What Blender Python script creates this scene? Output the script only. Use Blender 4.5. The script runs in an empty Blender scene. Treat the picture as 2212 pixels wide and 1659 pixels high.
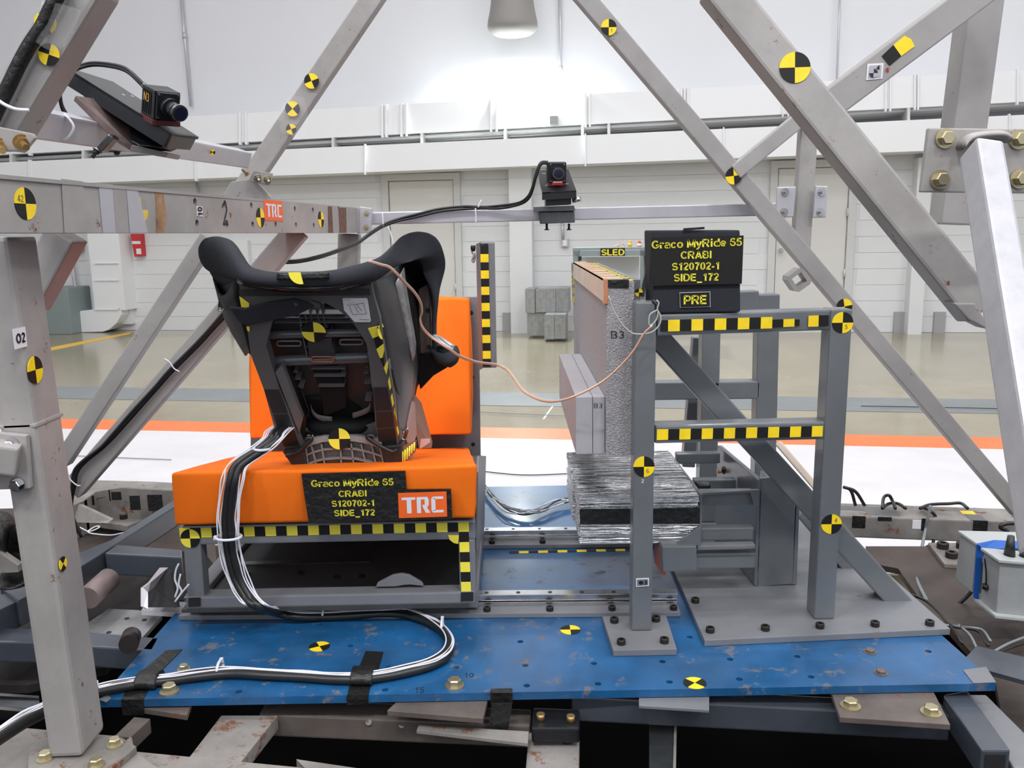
import bpy, bmesh, math, random
from mathutils import Vector as V, Matrix
random.seed(7)
scn = bpy.context.scene
COL = scn.collection
# ---------------------------------------------------------------- camera, world, lights, exposure
F_PX = 1900.0; PITCH = math.radians(10.15); ROLL = math.radians(0.9); CAM = V((0, 0, 0.89))
FW = V((0, math.cos(PITCH), -math.sin(PITCH)))
_R0 = V((1, 0, 0)); _U0 = V((0, math.sin(PITCH), math.cos(PITCH)))
RT = _R0 * math.cos(ROLL) - _U0 * math.sin(ROLL)
UP = _R0 * math.sin(ROLL) + _U0 * math.cos(ROLL)
cd = bpy.data.cameras.new('camera'); cam = bpy.data.objects.new('camera', cd); COL.objects.link(cam)
mw = Matrix((RT, UP, -FW)).transposed().to_4x4(); mw.translation = CAM
cam.matrix_world = mw
cd.sensor_width = 36.0; cd.lens = 36.0 * F_PX / 2212.0; cd.clip_start = 0.05; cd.clip_end = 100
scn.camera = cam
scn.view_settings.view_transform = 'Standard'; scn.view_settings.look = 'None'
scn.view_settings.exposure = 0.0; scn.view_settings.gamma = 1.0
scn.view_settings.use_curve_mapping = False
w = bpy.data.worlds.new('world'); scn.world = w; w.use_nodes = True
w.node_tree.nodes['Background'].inputs[0].default_value = (0.8, 0.85, 0.9, 1)
w.node_tree.nodes['Background'].inputs[1].default_value = 0.15
def area(x, y, z, sx, sy, pw, col=(1, 0.985, 0.96), aim=None):
    l = bpy.data.lights.new('ceiling_light', 'AREA'); l.shape = 'RECTANGLE'; l.size = sx; l.size_y = sy
    l.energy = pw; l.color = col
    o = bpy.data.objects.new('ceiling_light', l); COL.objects.link(o); o.location = (x, y, z)
    if aim: o.rotation_euler = (V(aim) - V((x, y, z))).to_track_quat('-Z', 'Y').to_euler()
    return o
for lx in (-5.0, -1.2, 2.4, 6.0):
    for ly, pw in ((-2.6, 200), (1.2, 70), (4.8, 72), (8.3, 58)):  # unseen row behind the camera is raised as fill for the front faces
        area(lx, ly, 6.6, 1.3, 0.5, pw, (0.975, 0.98, 1))
def spot(x, y, z, pw, ang, bl, col, rad=.1):
    l = bpy.data.lights.new('lamp_bulb', 'SPOT'); l.energy = pw; l.spot_size = ang; l.spot_blend = bl; l.color = col; l.shadow_soft_size = rad
    o = bpy.data.objects.new('lamp_bulb', l); COL.objects.link(o); o.location = (x, y, z); return o

# ---------------------------------------------------------------- pixel helpers (frame 2212 x 1659)
def ray(px, py): return FW + RT * ((px - 1106.0) / F_PX) + UP * ((829.5 - py) / F_PX)
def P(px, py, Y):
    d = ray(px, py); return CAM + d * (Y / d.y)
def Z(px, py, z):
    d = ray(px, py); return CAM + d * ((z - CAM.z) / d.z)
def PL(px, py, O, n):
    d = ray(px, py); return CAM + d * ((O - CAM).dot(n) / d.dot(n))
def dep(p): return (p - CAM).dot(FW)
def S(npx, p): return npx * dep(p) / F_PX

# ---------------------------------------------------------------- materials
MATS = {}
def M(name, col, rough=.5, metal=0.0, nz=None, rust=0.0, bump=0.0, bscale=60, spec=.5, rustcol=(.16, .06, .025), rscale=9, alpha=1, coat=0, stripes=None, trans=0):
    if name in MATS: return MATS[name]
    m = bpy.data.materials.new(name); m.use_nodes = True; MATS[name] = m
    nt = m.node_tree; N = nt.nodes; L = nt.links; b = N['Principled BSDF']
    b.inputs['Roughness'].default_value = rough; b.inputs['Metallic'].default_value = metal
    b.inputs['Specular IOR Level'].default_value = spec
    if coat: b.inputs['Coat Weight'].default_value = coat; b.inputs['Coat Roughness'].default_value = .12
    if trans: b.inputs['Transmission Weight'].default_value = trans
    if alpha < 1: b.inputs['Alpha'].default_value = alpha
    c4 = (*col, 1); b.inputs['Base Color'].default_value = c4
    tc = N.new('ShaderNodeTexCoord'); src = None
    if nz:
        sc, amt = nz[0], nz[1]
        n = N.new('ShaderNodeTexNoise'); n.inputs['Scale'].default_value = sc; n.inputs['Detail'].default_value = 6; n.inputs['Roughness'].default_value = .65
        L.new(tc.outputs['Object'], n.inputs['Vector'])
        r = N.new('ShaderNodeMapRange'); r.inputs[1].default_value = .3; r.inputs[2].default_value = .7
        r.inputs[3].default_value = 1 - amt; r.inputs[4].default_value = 1 + amt; L.new(n.outputs[0], r.inputs[0])
        mx = N.new('ShaderNodeVectorMath'); mx.operation = 'SCALE'; mx.inputs[0].default_value = col; L.new(r.outputs[0], mx.inputs['Scale'])
        L.new(mx.outputs[0], b.inputs['Base Color']); src = mx.outputs[0]
    if rust:
        n = N.new('ShaderNodeTexNoise'); n.inputs['Scale'].default_value = rscale; n.inputs['Detail'].default_value = 9; n.inputs['Roughness'].default_value = .72
        L.new(tc.outputs['Object'], n.inputs['Vector'])
        r = N.new('ShaderNodeMapRange'); r.inputs[1].default_value = .70 - rust; r.inputs[2].default_value = .74 - rust * .8; L.new(n.outputs[0], r.inputs[0])
        mx = N.new('ShaderNodeMix'); mx.data_type = 'RGBA'; L.new(r.outputs[0], mx.inputs[0])
        if src: L.new(src, mx.inputs[6])
        else: mx.inputs[6].default_value = c4
        mx.inputs[7].default_value = (*rustcol, 1); L.new(mx.outputs[2], b.inputs['Base Color']); src = mx.outputs[2]
        r2 = N.new('ShaderNodeMapRange'); r2.inputs[3].default_value = rough; r2.inputs[4].default_value = .9; L.new(r.outputs[0], r2.inputs[0]); L.new(r2.outputs[0], b.inputs['Roughness'])
        if metal:
            r3 = N.new('ShaderNodeMapRange'); r3.inputs[3].default_value = metal; r3.inputs[4].default_value = 0; L.new(r.outputs[0], r3.inputs[0]); L.new(r3.outputs[0], b.inputs['Metallic'])
    if bump:
        n = N.new('ShaderNodeTexNoise'); n.inputs['Scale'].default_value = bscale; n.inputs['Detail'].default_value = 4
        if stripes:
            mp = N.new('ShaderNodeMapping'); mp.inputs['Scale'].default_value = stripes; L.new(tc.outputs['Object'], mp.inputs[0]); L.new(mp.outputs[0], n.inputs['Vector'])
        else: L.new(tc.outputs['Object'], n.inputs['Vector'])
        bp = N.new('ShaderNodeBump'); bp.inputs['Strength'].default_value = bump; bp.inputs['Distance'].default_value = .01
        L.new(n.outputs[0], bp.inputs['Height']); L.new(bp.outputs[0], b.inputs['Normal'])
    return m
silver = M('painted_silver_steel', (.335, .318, .31), .45, .06, nz=(5, .12), rust=.05, rscale=30)
silver2 = M('painted_silver_steel_rusty', (.34, .32, .31), .48, .05, nz=(6, .16), rust=.085, rscale=26)
bright = M('bright_aluminium_paint', (.47, .465, .49), .4, .2, nz=(30, .08))
alu = M('anodised_aluminium', (.52, .51, .55), .35, .4, nz=(8, .05))
grey = M('blue_grey_paint', (.155, .168, .18), .36, .15, nz=(6, .10), rust=.02, rscale=16, coat=.3)
greyl = M('light_grey_paint', (.185, .19, .205), .45, .1, nz=(5, .12), rust=.03, rscale=14)
navy = M('dark_slate_paint', (.06, .07, .088), .35, .15, nz=(6, .12), coat=.35)
bluep = M('worn_blue_paint', (.011, .088, .225), .34, 0, nz=(7, .35), rust=.125, rscale=22, rustcol=(.12, .12, .13), coat=.25)
tealp = M('oily_blue_paint', (.03, .14, .24), .15, .3, nz=(6, .3), coat=.5)
blackm = M('black_anodised', (.009, .010, .013), .38, .2, nz=(20, .2))
blackp = M('black_plastic', (.012, .013, .014), .4, 0)
tapek = M('black_tape', (.009, .009, .009), .4, 0, bump=.4, bscale=70)
dgrey = M('charcoal_plastic', (.11, .11, .11), .5, 0, bump=.12, bscale=500)
dgloss = M('glossy_charcoal_plastic', (.05, .052, .054), .42, 0, coat=.1)
fabk = M('black_fabric', (.030, .032, .039), .9, 0, bump=.3, bscale=600, spec=.25)
orange = M('orange_upholstery', (.95, .18, .008), .75, 0, nz=(3, .05), bump=.55, bscale=5, spec=.25)
yel = M('yellow_sticker', (.95, .68, .015), .4, 0, nz=(40, .08))
yelp = M('pale_yellow_sticker', (.95, .82, .07), .4, 0)
blk = M('black_sticker', (.012, .0115, .011), .5, 0, spec=.3)
white = M('white_paint', (.80, .80, .80), .6)
wsti = M('white_sticker', (.78, .76, .80), .4)
ostick = M('orange_sticker', (.85, .13, .02), .4)
txty = M('yellow_lettering', (.80, .72, .05), .5)
txtw = M('white_lettering', (.70, .70, .76), .5)
ink = M('marker_ink', (.015, .015, .03), .6)
steel = M('bright_steel', (.55, .55, .56), .22, 1.0, nz=(30, .15), stripes=(1, 1, 1))
dsteel = M('oily_dark_steel', (.12, .13, .135), .28, .8, nz=(12, .3))
brass = M('zinc_yellow_steel', (.52, .46, .30), .35, .85, nz=(30, .2))
gold = M('gold_bolt', (.50, .33, .14), .35, .85)
boltk = M('black_oxide_bolt', (.035, .03, .028), .4, .6, rust=.08, rscale=60)
hole = M('dark_hole', (.01, .01, .012), .8)
rustm = M('rusty_steel', (.15, .125, .112), .5, .35, nz=(9, .3), rust=.10, rscale=8)
brown = M('brown_dirty_steel', (.07, .052, .045), .5, .3, nz=(6, .35), rust=.08, rscale=10, rustcol=(.07, .05, .04))
wframe = M('dirty_white_steel', (.235, .22, .205), .5, .1, nz=(5, .4), rust=.13, rscale=14)
foam = M('grey_foam', (.47, .45, .46), .85, .1, nz=(350, .35), bump=.9, bscale=320)
foam2 = M('smooth_grey_foam', (.42, .405, .43), .6, .15, nz=(4, .1))
honey = M('aluminium_honeycomb', (.62, .63, .64), .16, 1.0, nz=(25, .15), bump=.7, bscale=60, stripes=(.3, 4, 4))
honeyf = M('aluminium_honeycomb_dull', (.36, .37, .37), .45, .6, nz=(20, .2), bump=1.0, bscale=6, stripes=(9, 9, .15))
copper = M('copper_foil', (.80, .35, .20), .25, .9, nz=(20, .2))
wood = M('balsa_wood', (.68, .58, .47), .6, 0, nz=(9, .12))
cab = M('black_cable', (.013, .013, .014), .35)
wht = M('white_wire', (.72, .72, .78), .45)
cop = M('copper_wire', (.75, .42, .28), .35, .3)
lgp = M('light_grey_plastic', (.20, .19, .185), .5)
plast = M('clear_plastic_film', (.9, .9, .9), .12, 0, alpha=.05, bump=1.0, bscale=25)
blockm = M('white_block_paint', (.72, .73, .735), .65, 0, nz=(2, .02))
wallm = M('white_wall_paint', (.71, .72, .745), .7, 0, nz=(.6, .015))
ductm = M('white_duct_paint', (.80, .81, .82), .5, 0)
doorm = M('cream_door_paint', (.66, .65, .62), .5)
frm = M('door_frame_paint', (.60, .60, .585), .5)
basem = M('grey_baseboard', (.36, .36, .37), .5)
elec = M('grey_green_enamel', (.235, .28, .28), .5)
conm = M('polished_concrete', (.315, .275, .185), .2, 0, nz=(.9, .17), coat=.3, bump=.03, bscale=3)
whitef = M('white_floor_paint', (.68, .66, .68), .5, 0, nz=(3, .05), rust=.015, rscale=9, rustcol=(.5, .47, .45))
orf = M('orange_floor_paint', (.85, .20, .06), .45, 0, nz=(3, .08))
yf = M('yellow_floor_paint', (.80, .47, .06), .5)
gstrip = M('grey_trench_cover', (.22, .24, .25), .4, .1, nz=(3, .1))
pitm = M('pit_shade_black', (.002, .002, .002), .9, spec=.02)  # near-black colour stands in for the unlit void under the sled
redm = M('red_enamel', (.55, .03, .03), .4)
bluec = M('blue_webbing', (.01, .10, .42), .5)

# ---------------------------------------------------------------- object helpers
def link(o, parent=None):
    COL.objects.link(o)
    if parent is not None: o.parent = parent
    return o
def thing(name, label, cat, loc, group=None):
    o = bpy.data.objects.new(name, None); o.empty_display_size = .05; COL.objects.link(o); o.location = loc
    o['label'] = label; o['category'] = cat
    if group: o['group'] = group
    return o
def org(parent):
    v = V((0, 0, 0)); p = parent
    while p is not None: v = v + p.location; p = p.parent
    return v
def tag(o, label, cat, group=None):
    o['label'] = label; o['category'] = cat
    if group: o['group'] = group
    return o
def lab(o, s): o['label'] = s; return o
def struct(o): o['kind'] = 'structure'; return o
def mk(name, vs, fs, mat, parent=None, mats=None, fm=None, smooth=False, bev=0, seg=2, fix=True):
    me = bpy.data.meshes.new(name); O = org(parent)
    own = None
    if parent is None:
        c = sum((V(v) for v in vs), V((0, 0, 0))) / len(vs); c.z = min(v[2] for v in vs); O = c; own = c
    me.from_pydata([tuple(V(v) - O) for v in vs], [], fs)
    for m in (mats or [mat]): me.materials.append(m)
    if fm:
        for p, i in zip(me.polygons, fm): p.material_index = i
    if bev or fix:
        bm = bmesh.new(); bm.from_mesh(me)
        if fix: bmesh.ops.recalc_face_normals(bm, faces=bm.faces)
        if bev:
            es = [e for e in bm.edges if len(e.link_faces) == 2 and e.calc_face_angle(0) > .5]
            if es: bmesh.ops.bevel(bm, geom=es, offset=bev, segments=seg, profile=.6, affect='EDGES', clamp_overlap=True)
        bm.to_mesh(me); bm.free()
    if smooth:
        for p in me.polygons: p.use_smooth = True
    o = bpy.data.objects.new(name, me)
    if own is not None: o.location = own
    return link(o, parent)
def prism(name, pts, ext, mat, parent=None, bev=0, **k):
    pts = [V(p) for p in pts]; n = len(pts); e = V(ext)
    vs = pts + [p + e for p in pts]
    fs = [list(range(n)), list(range(2 * n - 1, n - 1, -1))] + [[i, (i + 1) % n, n + (i + 1) % n, n + i] for i in range(n)]
    return mk(name, vs, fs, mat, parent, bev=bev, **k)
LAST = [None, None]
def facebox(name, p0, p1, w, d, mat, parent=None, nrm=(0, -1, 0), bev=.004, w1=None):
    """box tube: p0,p1 = ends of the centre line of its front face, w wide, d deep (away from nrm)"""
    a = (p1 - p0).normalized(); n = V(nrm); n = (n - a * n.dot(a)).normalized(); s = a.cross(n); LAST[0], LAST[1] = p0, n
    w1 = w if w1 is None else w1
    pts = [p0 + s * w / 2, p1 + s * w1 / 2, p1 - s * w1 / 2, p0 - s * w / 2]
    return prism(name, pts, -n * d, mat, parent, bev=bev)
def bar(name, x0, y0, Y0, x1, y1, Y1, wpx, d, mat, parent=None, nrm=(0, -1, 0), bev=.004, taper=False):
    p0, p1 = P(x0, y0, Y0), P(x1, y1, Y1)
    return facebox(name, p0, p1, S(wpx, p0), d, mat, parent, nrm, bev)
def quad(name, pts, ext, mat, parent=None, bev=0, **k):
    """pts = list of (px,py,Y)"""
    return prism(name, [P(*q) for q in pts], ext, mat, parent, bev, **k)
def zslab(name, pts, z, t, mat, parent=None, bev=0):
    return prism(name, [Z(x, y, z) for x, y in pts], (0, 0, -t), mat, parent, bev)
def box(name, c, s, mat, parent=None, bev=0, rz=0, **k):
    x, y, z = s[0] / 2, s[1] / 2, s[2] / 2
    R = Matrix.Rotation(rz, 3, 'Z')
    pts = [V(c) + R @ V(q) for q in ((-x, -y, -z), (x, -y, -z), (x, y, -z), (-x, y, -z))]
    return prism(name, pts, (0, 0, 2 * z), mat, parent, bev, **k)
def basis(n, up=(0, 0, 1)):
    n = V(n).normalized(); u = V(up).cross(n)
    if u.length < 1e-4: u = V((1, 0, 0))
    u.normalize(); return u, n.cross(u), n
def cyl(name, p0, p1, r, mat, parent=None, n=20, r1=None, bev=0, smooth=True):
    p0, p1 = V(p0), V(p1); a = (p1 - p0).normalized(); u, v, _ = basis(a, (0, 0, 1) if abs(a.z) < .9 else (0, 1, 0))
    r1 = r if r1 is None else r1
    vs = []
    for p, rr in ((p0, r), (p1, r1)):
        for i in range(n):
            t = 2 * math.pi * i / n; vs.append(p + (u * math.cos(t) + v * math.sin(t)) * rr)
    fs = [[i, (i + 1) % n, n + (i + 1) % n, n + i] for i in range(n)] + [list(range(n - 1, -1, -1)), list(range(n, 2 * n))]
    o = mk(name, vs, fs, mat, parent, bev=bev)
    if smooth:
        for p in o.data.polygons: p.use_smooth = len(p.vertices) == 4
    return o
def crm(pts, sub):
    pts = [V(p) for p in pts]; out = []
    for i in range(len(pts) - 1):
        a = pts[i - 1] if i else pts[0] * 2 - pts[1]; b = pts[i]; c = pts[i + 1]
        d = pts[i + 2] if i + 2 < len(pts) else c * 2 - b
        for k in range(sub):
            t = k / sub
            out.append(.5 * ((2 * b) + (c - a) * t + (2 * a - 5 * b + 4 * c - d) * t * t + (3 * b - a - 3 * c + d) * t ** 3))
    out.append(pts[-1]); return out
def cable(name, pts, r, mat, parent=None, sub=6, n=8):
    c = crm(pts, sub) if sub > 1 else [V(p) for p in pts]
    vs = []; prev = None
    for i, p in enumerate(c):
        t = (c[min(i + 1, len(c) - 1)] - c[max(i - 1, 0)]).normalized()
        if prev is None: u, v, _ = basis(t, (0, 0, 1) if abs(t.z) < .9 else (0, 1, 0))
        else:
            u = (prev - t * prev.dot(t)).normalized(); v = t.cross(u)
        prev = u
        for k in range(n):
            a = 2 * math.pi * k / n; vs.append(p + (u * math.cos(a) + v * math.sin(a)) * r)
    m = len(c)
    fs = [[i * n + k, i * n + (k + 1) % n, (i + 1) * n + (k + 1) % n, (i + 1) * n + k] for i in range(m - 1) for k in range(n)]
    fs += [list(range(n)), list(range(m * n - 1, (m - 1) * n - 1, -1))]
    return mk(name, vs, fs, mat, parent, smooth=True)
def loft(name, curves, mat, parent=None, thick=0, smooth=True, sub=3, subc=3):
    """curves: lists of equal numbers of 3D points, smoothed both ways"""
    cs = [crm(c, sub) for c in curves]
    cols = [crm([c[i] for c in cs], subc) if len(cs) > 2 else crm([c[i] for c in cs], subc) for i in range(len(cs[0]))]
    nj = len(cols[0]); ni = len(cols)
    vs = [p for c in cols for p in c]
    fs = [[i * nj + j, (i + 1) * nj + j, (i + 1) * nj + j + 1, i * nj + j + 1] for i in range(ni - 1) for j in range(nj - 1)]
    o = mk(name, vs, fs, mat, parent, smooth=smooth)
    if thick:
        md = o.modifiers.new('thickness', 'SOLIDIFY'); md.thickness = thick; md.offset = 0
    return o
def esweep(name, st, mat, parent=None, n=16, sub=4, pw=1.0):
    """st: stations (centre, semi-axis a, semi-axis b) -> smooth closed tube"""
    C = crm([s[0] for s in st], sub); A = crm([s[1] for s in st], sub); B = crm([s[2] for s in st], sub)
    vs = []
    for c, a, b in zip(C, A, B):
        for k in range(n):
            t = 2 * math.pi * k / n; x, y = math.cos(t), math.sin(t)
            x = math.copysign(abs(x) ** pw, x); y = math.copysign(abs(y) ** pw, y)
            vs.append(c + a * x + b * y)
    m = len(C)
    fs = [[i * n + k, i * n + (k + 1) % n, (i + 1) * n + (k + 1) % n, (i + 1) * n + k] for i in range(m - 1) for k in range(n)]
    fs += [list(range(n)), list(range(m * n - 1, (m - 1) * n - 1, -1))]
    return mk(name, vs, fs, mat, parent, smooth=True)
def holed(name, O, u, v, n, outline, holes, t, mat, parent=None, off=0):
    """plate in plane O,u,v with holes; outline, hole loops in 2D; front face at off along n, t thick backwards"""
    cu = bpy.data.curves.new('tmp', 'CURVE'); cu.dimensions = '2D'; cu.fill_mode = 'BOTH'; cu.extrude = t / 2
    for lp in [outline] + holes:
        s = cu.splines.new('POLY'); s.points.add(len(lp) - 1)
        for i, q in enumerate(lp): s.points[i].co = (q[0], q[1], 0, 1)
        s.use_cyclic_u = True
    to = bpy.data.objects.new('tmp', cu); COL.objects.link(to)
    dg = bpy.context.evaluated_depsgraph_get(); me = bpy.data.meshes.new_from_object(to.evaluated_get(dg))
    bpy.data.objects.remove(to); bpy.data.curves.remove(cu)
    vs = [V(O) + u * q.co.x + v * q.co.y + n * (q.co.z - t / 2 + off) for q in me.vertices]
    fs = [list(p.vertices) for p in me.polygons]; bpy.data.meshes.remove(me)
    return mk(name, vs, fs, mat, parent, fix=False)
def circ(x, y, r, n=14, ry=None):
    ry = ry or r
    return [(x + r * math.cos(2 * math.pi * i / n), y + ry * math.sin(2 * math.pi * i / n)) for i in range(n)]
def uv(p, O, u, v): d = V(p) - V(O); return (d.dot(u), d.dot(v))
# bold sans stroke lettering: every glyph is a set of poly-lines in a box one cap height tall
def _A(cx, cy, rx, ry, a0, a1, n=9):
    return [(cx + rx * math.cos(math.radians(a0 + (a1 - a0) * i / n)), cy + ry * math.sin(math.radians(a0 + (a1 - a0) * i / n))) for i in range(n + 1)]
_h = .085
GL = {
 'G': (.78, [_A(.40, .5, .31, .41, 48, 318, 14) + [(.69, .42), (.44, .42)]]), 'C': (.72, [_A(.38, .5, .30, .41, 45, 315, 14)]),
 'S': (.66, [_A(.33, .71, .23, .20, 25, 270, 8) + _A(.33, .30, .25, .21, 90, -155, 8)[1:]]),
 'M': (.85, [[(_h, 0), (_h, .93), (.42, .12), (.76, .93), (.76, 0)]]), 'R': (.75, [[(_h, 0), (_h, .915), (.42, .915)] + _A(.42, .70, .20, .215, 90, -90, 7) + [(_h, .485)], [(.40, .47), (.64, 0)]]),
 'P': (.67, [[(_h, 0), (_h, .915), (.38, .915)] + _A(.38, .67, .20, .245, 90, -90, 7) + [(_h, .425)]]),
 'B': (.70, [[(_h, .085), (_h, .915), (.38, .915)] + _A(.38, .71, .18, .205, 90, -90, 6) + [(_h, .505)], [(.38, .505)] + _A(.38, .295, .22, .21, 90, -90, 6) + [(_h, .085)]]),
 'A': (.75, [[(.06, 0), (.37, .93), (.68, 0)], [(.17, .27), (.57, .27)]]), 'I': (.26, [[(.13, 0), (.13, 1)]]), 'E': (.64, [[(.58, .915), (_h, .915), (_h, .085), (.60, .085)], [(_h, .51), (.55, .51)]]),
 'L': (.60, [[(_h, 1), (_h, .085), (.57, .085)]]), 'D': (.74, [[(_h, .085), (_h, .915), (.32, .915)] + _A(.32, .5, .32, .415, 90, -90, 10) + [(_h, .085)]]),
 'N': (.74, [[(_h, 0), (_h, .95)], [(_h, .93), (.64, .07)], [(.64, .05), (.64, 1)]]), 'T': (.62, [[(.0, .915), (.62, .915)], [(.31, .915), (.31, 0)]]), 'O': (.78, [_A(.39, .5, .30, .41, 0, 360, 16)]),
 'r': (.40, [[(_h, 0), (_h, .72)], [(_h, .45), (.16, .60), (.27, .64), (.38, .62)]]), 'a': (.57, [_A(.28, .52, .19, .13, 160, 0, 6) + [(.47, 0)], _A(.26, .21, .185, .145, 0, 360, 10)]),
 'c': (.56, [_A(.29, .36, .21, .28, 45, 315, 10)]), 'o': (.61, [_A(.305, .36, .22, .28, 0, 360, 12)]), 'y': (.56, [[(.05, .72), (.29, .06)], [(.51, .72), (.24, -.10), (.15, -.19), (.05, -.19)]]),
 'i': (.26, [[(.13, 0), (.13, .72)], [(.13, .85), (.13, 1)]]), 'd': (.62, [[(.53, 0), (.53, 1)], _A(.30, .36, .215, .28, 0, 360, 12)]), 'e': (.57, [[(.10, .35), (.48, .35)] + _A(.29, .36, .20, .28, 5, 315, 10)]),
 '0': (.57, [_A(.285, .5, .20, .41, 0, 360, 14)]), '1': (.50, [[(.32, 0), (.32, .98)], [(.32, .88), (.12, .72)]]), '2': (.57, [_A(.28, .71, .19, .205, 165, -35, 8) + [(.09, .085), (.53, .085)]]),
 '3': (.57, [_A(.25, .71, .20, .20, 140, -90, 8), _A(.25, .29, .22, .21, 90, -140, 8)]), '4': (.58, [[(.40, 0), (.40, .93), (.06, .30), (.55, .30)]]),
 '5': (.57, [[(.50, .915), (.17, .915), (.12, .53)] + _A(.28, .33, .21, .245, 130, -155, 9)]), '6': (.57, [_A(.29, .31, .20, .225, 0, 360, 12), [(.09, .33), (.11, .62)] + _A(.31, .68, .20, .235, 170, 40, 5)]),
 '7': (.57, [[(.05, .915), (.50, .915), (.30, .50), (.23, 0)]]), '8': (.57, [_A(.285, .71, .17, .20, 0, 360, 10), _A(.285, .28, .20, .20, 0, 360, 10)]),
 '-': (.36, [[(.04, .36), (.32, .36)]]), '_': (.56, [[(0, -.17), (.56, -.17)]]), '@': (.7, [_A(.35, .45, .30, .42, 0, 360, 12), _A(.35, .45, .12, .18, 0, 360, 8)]), ' ': (.28, []),
}
def text(s, c, u, v, h, wd, mat, parent, name='lettering', t=.0006, bold=.02):
    wt = .095 if bold > .011 else (.065 if bold > 0 else .045)
    n = u.cross(v); x = 0; vs = []; fs = []; tw = sum(GL[ch][0] + .07 for ch in s) - .07
    def q(px, py): vs.append(V(c) + u * ((px / tw - .5) * wd) + v * ((py - .5) * h) + n * t); return len(vs) - 1
    for ch in s:
        w_, st = GL[ch]
        for ln in st:
            for i in range(len(ln) - 1):
                (x0, y0), (x1, y1) = ln[i], ln[i + 1]; L_ = math.hypot(x1 - x0, y1 - y0) or 1; dx, dy = (x1 - x0) / L_, (y1 - y0) / L_
                e0 = .03 if i else 0; e1 = .03 if i < len(ln) - 2 else 0
                if abs(dx) * L_ < .25 and L_ < .2: e0 = e1 = .015
                ax, ay, bx, by = x + x0 - dx * e0, y0 - dy * e0, x + x1 + dx * e1, y1 + dy * e1
                fs.append([q(ax + dy * wt, ay - dx * wt), q(bx + dy * wt, by - dx * wt), q(bx - dy * wt, by + dx * wt), q(ax - dy * wt, ay + dx * wt)])
        x += w_ + .07
    return mk(name, vs, fs, mat, parent, fix=False)
def textpx(s, px, py, pl, hpx, wpx, mat, parent, ang=0, **k):
    O, u, v = pl; n = u.cross(v); c = PL(px, py, O, n)
    if ang: u, v = u * math.cos(ang) + v * math.sin(ang), v * math.cos(ang) - u * math.sin(ang)
    return text(s, c, u, v, S(hpx, c), S(wpx, c), mat, parent, **k)
def marker(c, u, v, r, parent, ya=0, mats=None, name='target_marker', num=None, ink_off=(.35, -.4), t=.0012, ang=0):
    """round crash-test target: four sectors, yellow and black in turn"""
    n = u.cross(v); u, v = u.normalized(), v.normalized()
    if ang: u, v = u * math.cos(ang) + v * math.sin(ang), v * math.cos(ang) - u * math.sin(ang)
    K = 32; vs = [c + n * t]; fs = []; fm = []
    for i in range(K): a = 2 * math.pi * i / K; vs.append(c + n * t + (u * math.cos(a) + v * math.sin(a)) * r)
    for i in range(K): a = 2 * math.pi * i / K; vs.append(c + (u * math.cos(a) + v * math.sin(a)) * r)
    for i in range(K):
        j = (i + 1) % K; q = (i // 8 + ya) % 2
        fs.append([0, 1 + i, 1 + j]); fm.append(q); fs.append([1 + j, 1 + i, K + 1 + i, K + 1 + j]); fm.append(q)
    o = mk(name, vs, fs, None, parent, mats=mats or [blk, yel], fm=fm, fix=False)
    if num:
        text(num, c + u * r * ink_off[0] + v * r * ink_off[1], u, v, r * .45, r * .28 * len(num), ink, o, name='handwritten_number', t=t + .0004, bold=-.008)
    return o
def checker(p0, p1, hv, nsq, parent, first=1, n=None, t=.0008, mats=None, name='checker_tape', skip=()):
    p0, p1, hv = V(p0), V(p1), V(hv); a = (p1 - p0) / nsq
    n = n or (p1 - p0).cross(hv).normalized()
    vs = []; fs = []; fm = []
    for i in range(nsq):
        if i in skip: continue
        q = p0 + a * i; b = len(vs)
        top = [q, q + a, q + a + hv, q + hv]
        vs += [x + n * t for x in top] + top
        fs += [[b, b + 1, b + 2, b + 3], [b + 4, b + 5, b + 1, b], [b + 7, b + 3, b + 2, b + 6], [b + 4, b, b + 3, b + 7], [b + 1, b + 5, b + 6, b + 2]]
        fm += [(i + first) % 2] * 5
    return mk(name, vs, fs, None, parent, mats=mats or [blk, yel], fm=fm, fix=False)
_bm = {}
def boltmesh(kind, mat):
    key = (kind, mat.name)
    if key in _bm: return _bm[key]
    vs = []; fs = []
    def ring(r, z, n, ph=0):
        b = len(vs)
        for i in range(n): a = 2 * math.pi * i / n + ph; vs.append((r * math.cos(a), r * math.sin(a), z))
        return b
    def side(a, b, n):
        for i in range(n): fs.append([a + i, a + (i + 1) % n, b + (i + 1) % n, b + i])
    if kind == 'hex':      # washer + hexagon head, radius 1
        n = 18; a = ring(1, 0, n); b = ring(1, .14, n); side(a, b, n); fs.append([b + i for i in range(n)])
        a = ring(.74, .14, 6); b = ring(.74, .66, 6); c = ring(.62, .76, 6); side(a, b, 6); side(b, c, 6); fs.append([c + i for i in range(6)])
    elif kind == 'socket':  # socket head cap screw
        n = 16; a = ring(1, 0, n); b = ring(1, 1.05, n); c = ring(.9, 1.15, n); d = ring(.5, 1.15, n); e = ring(.5, .5, n)
        side(a, b, n); side(b, c, n); side(c, d, n); side(d, e, n); fs.append([e + i for i in range(n)])
    elif kind == 'nut':     # washer, nut and a threaded end standing out
        n = 16; a = ring(1, 0, n); b = ring(1, .12, n); side(a, b, n); fs.append([b + i for i in range(n)])
        a = ring(.78, .12, 6); b = ring(.78, .7, 6); side(a, b, 6); fs.append([b + i for i in range(6)])
        a = ring(.4, .7, 12); b = ring(.4, 1.9, 12); side(a, b, 12); fs.append([b + i for i in range(12)])
    me = bpy.data.meshes.new('bolt_' + kind); me.from_pydata(vs, [], fs); me.materials.append(mat)
    _bm[key] = me; return me
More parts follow.
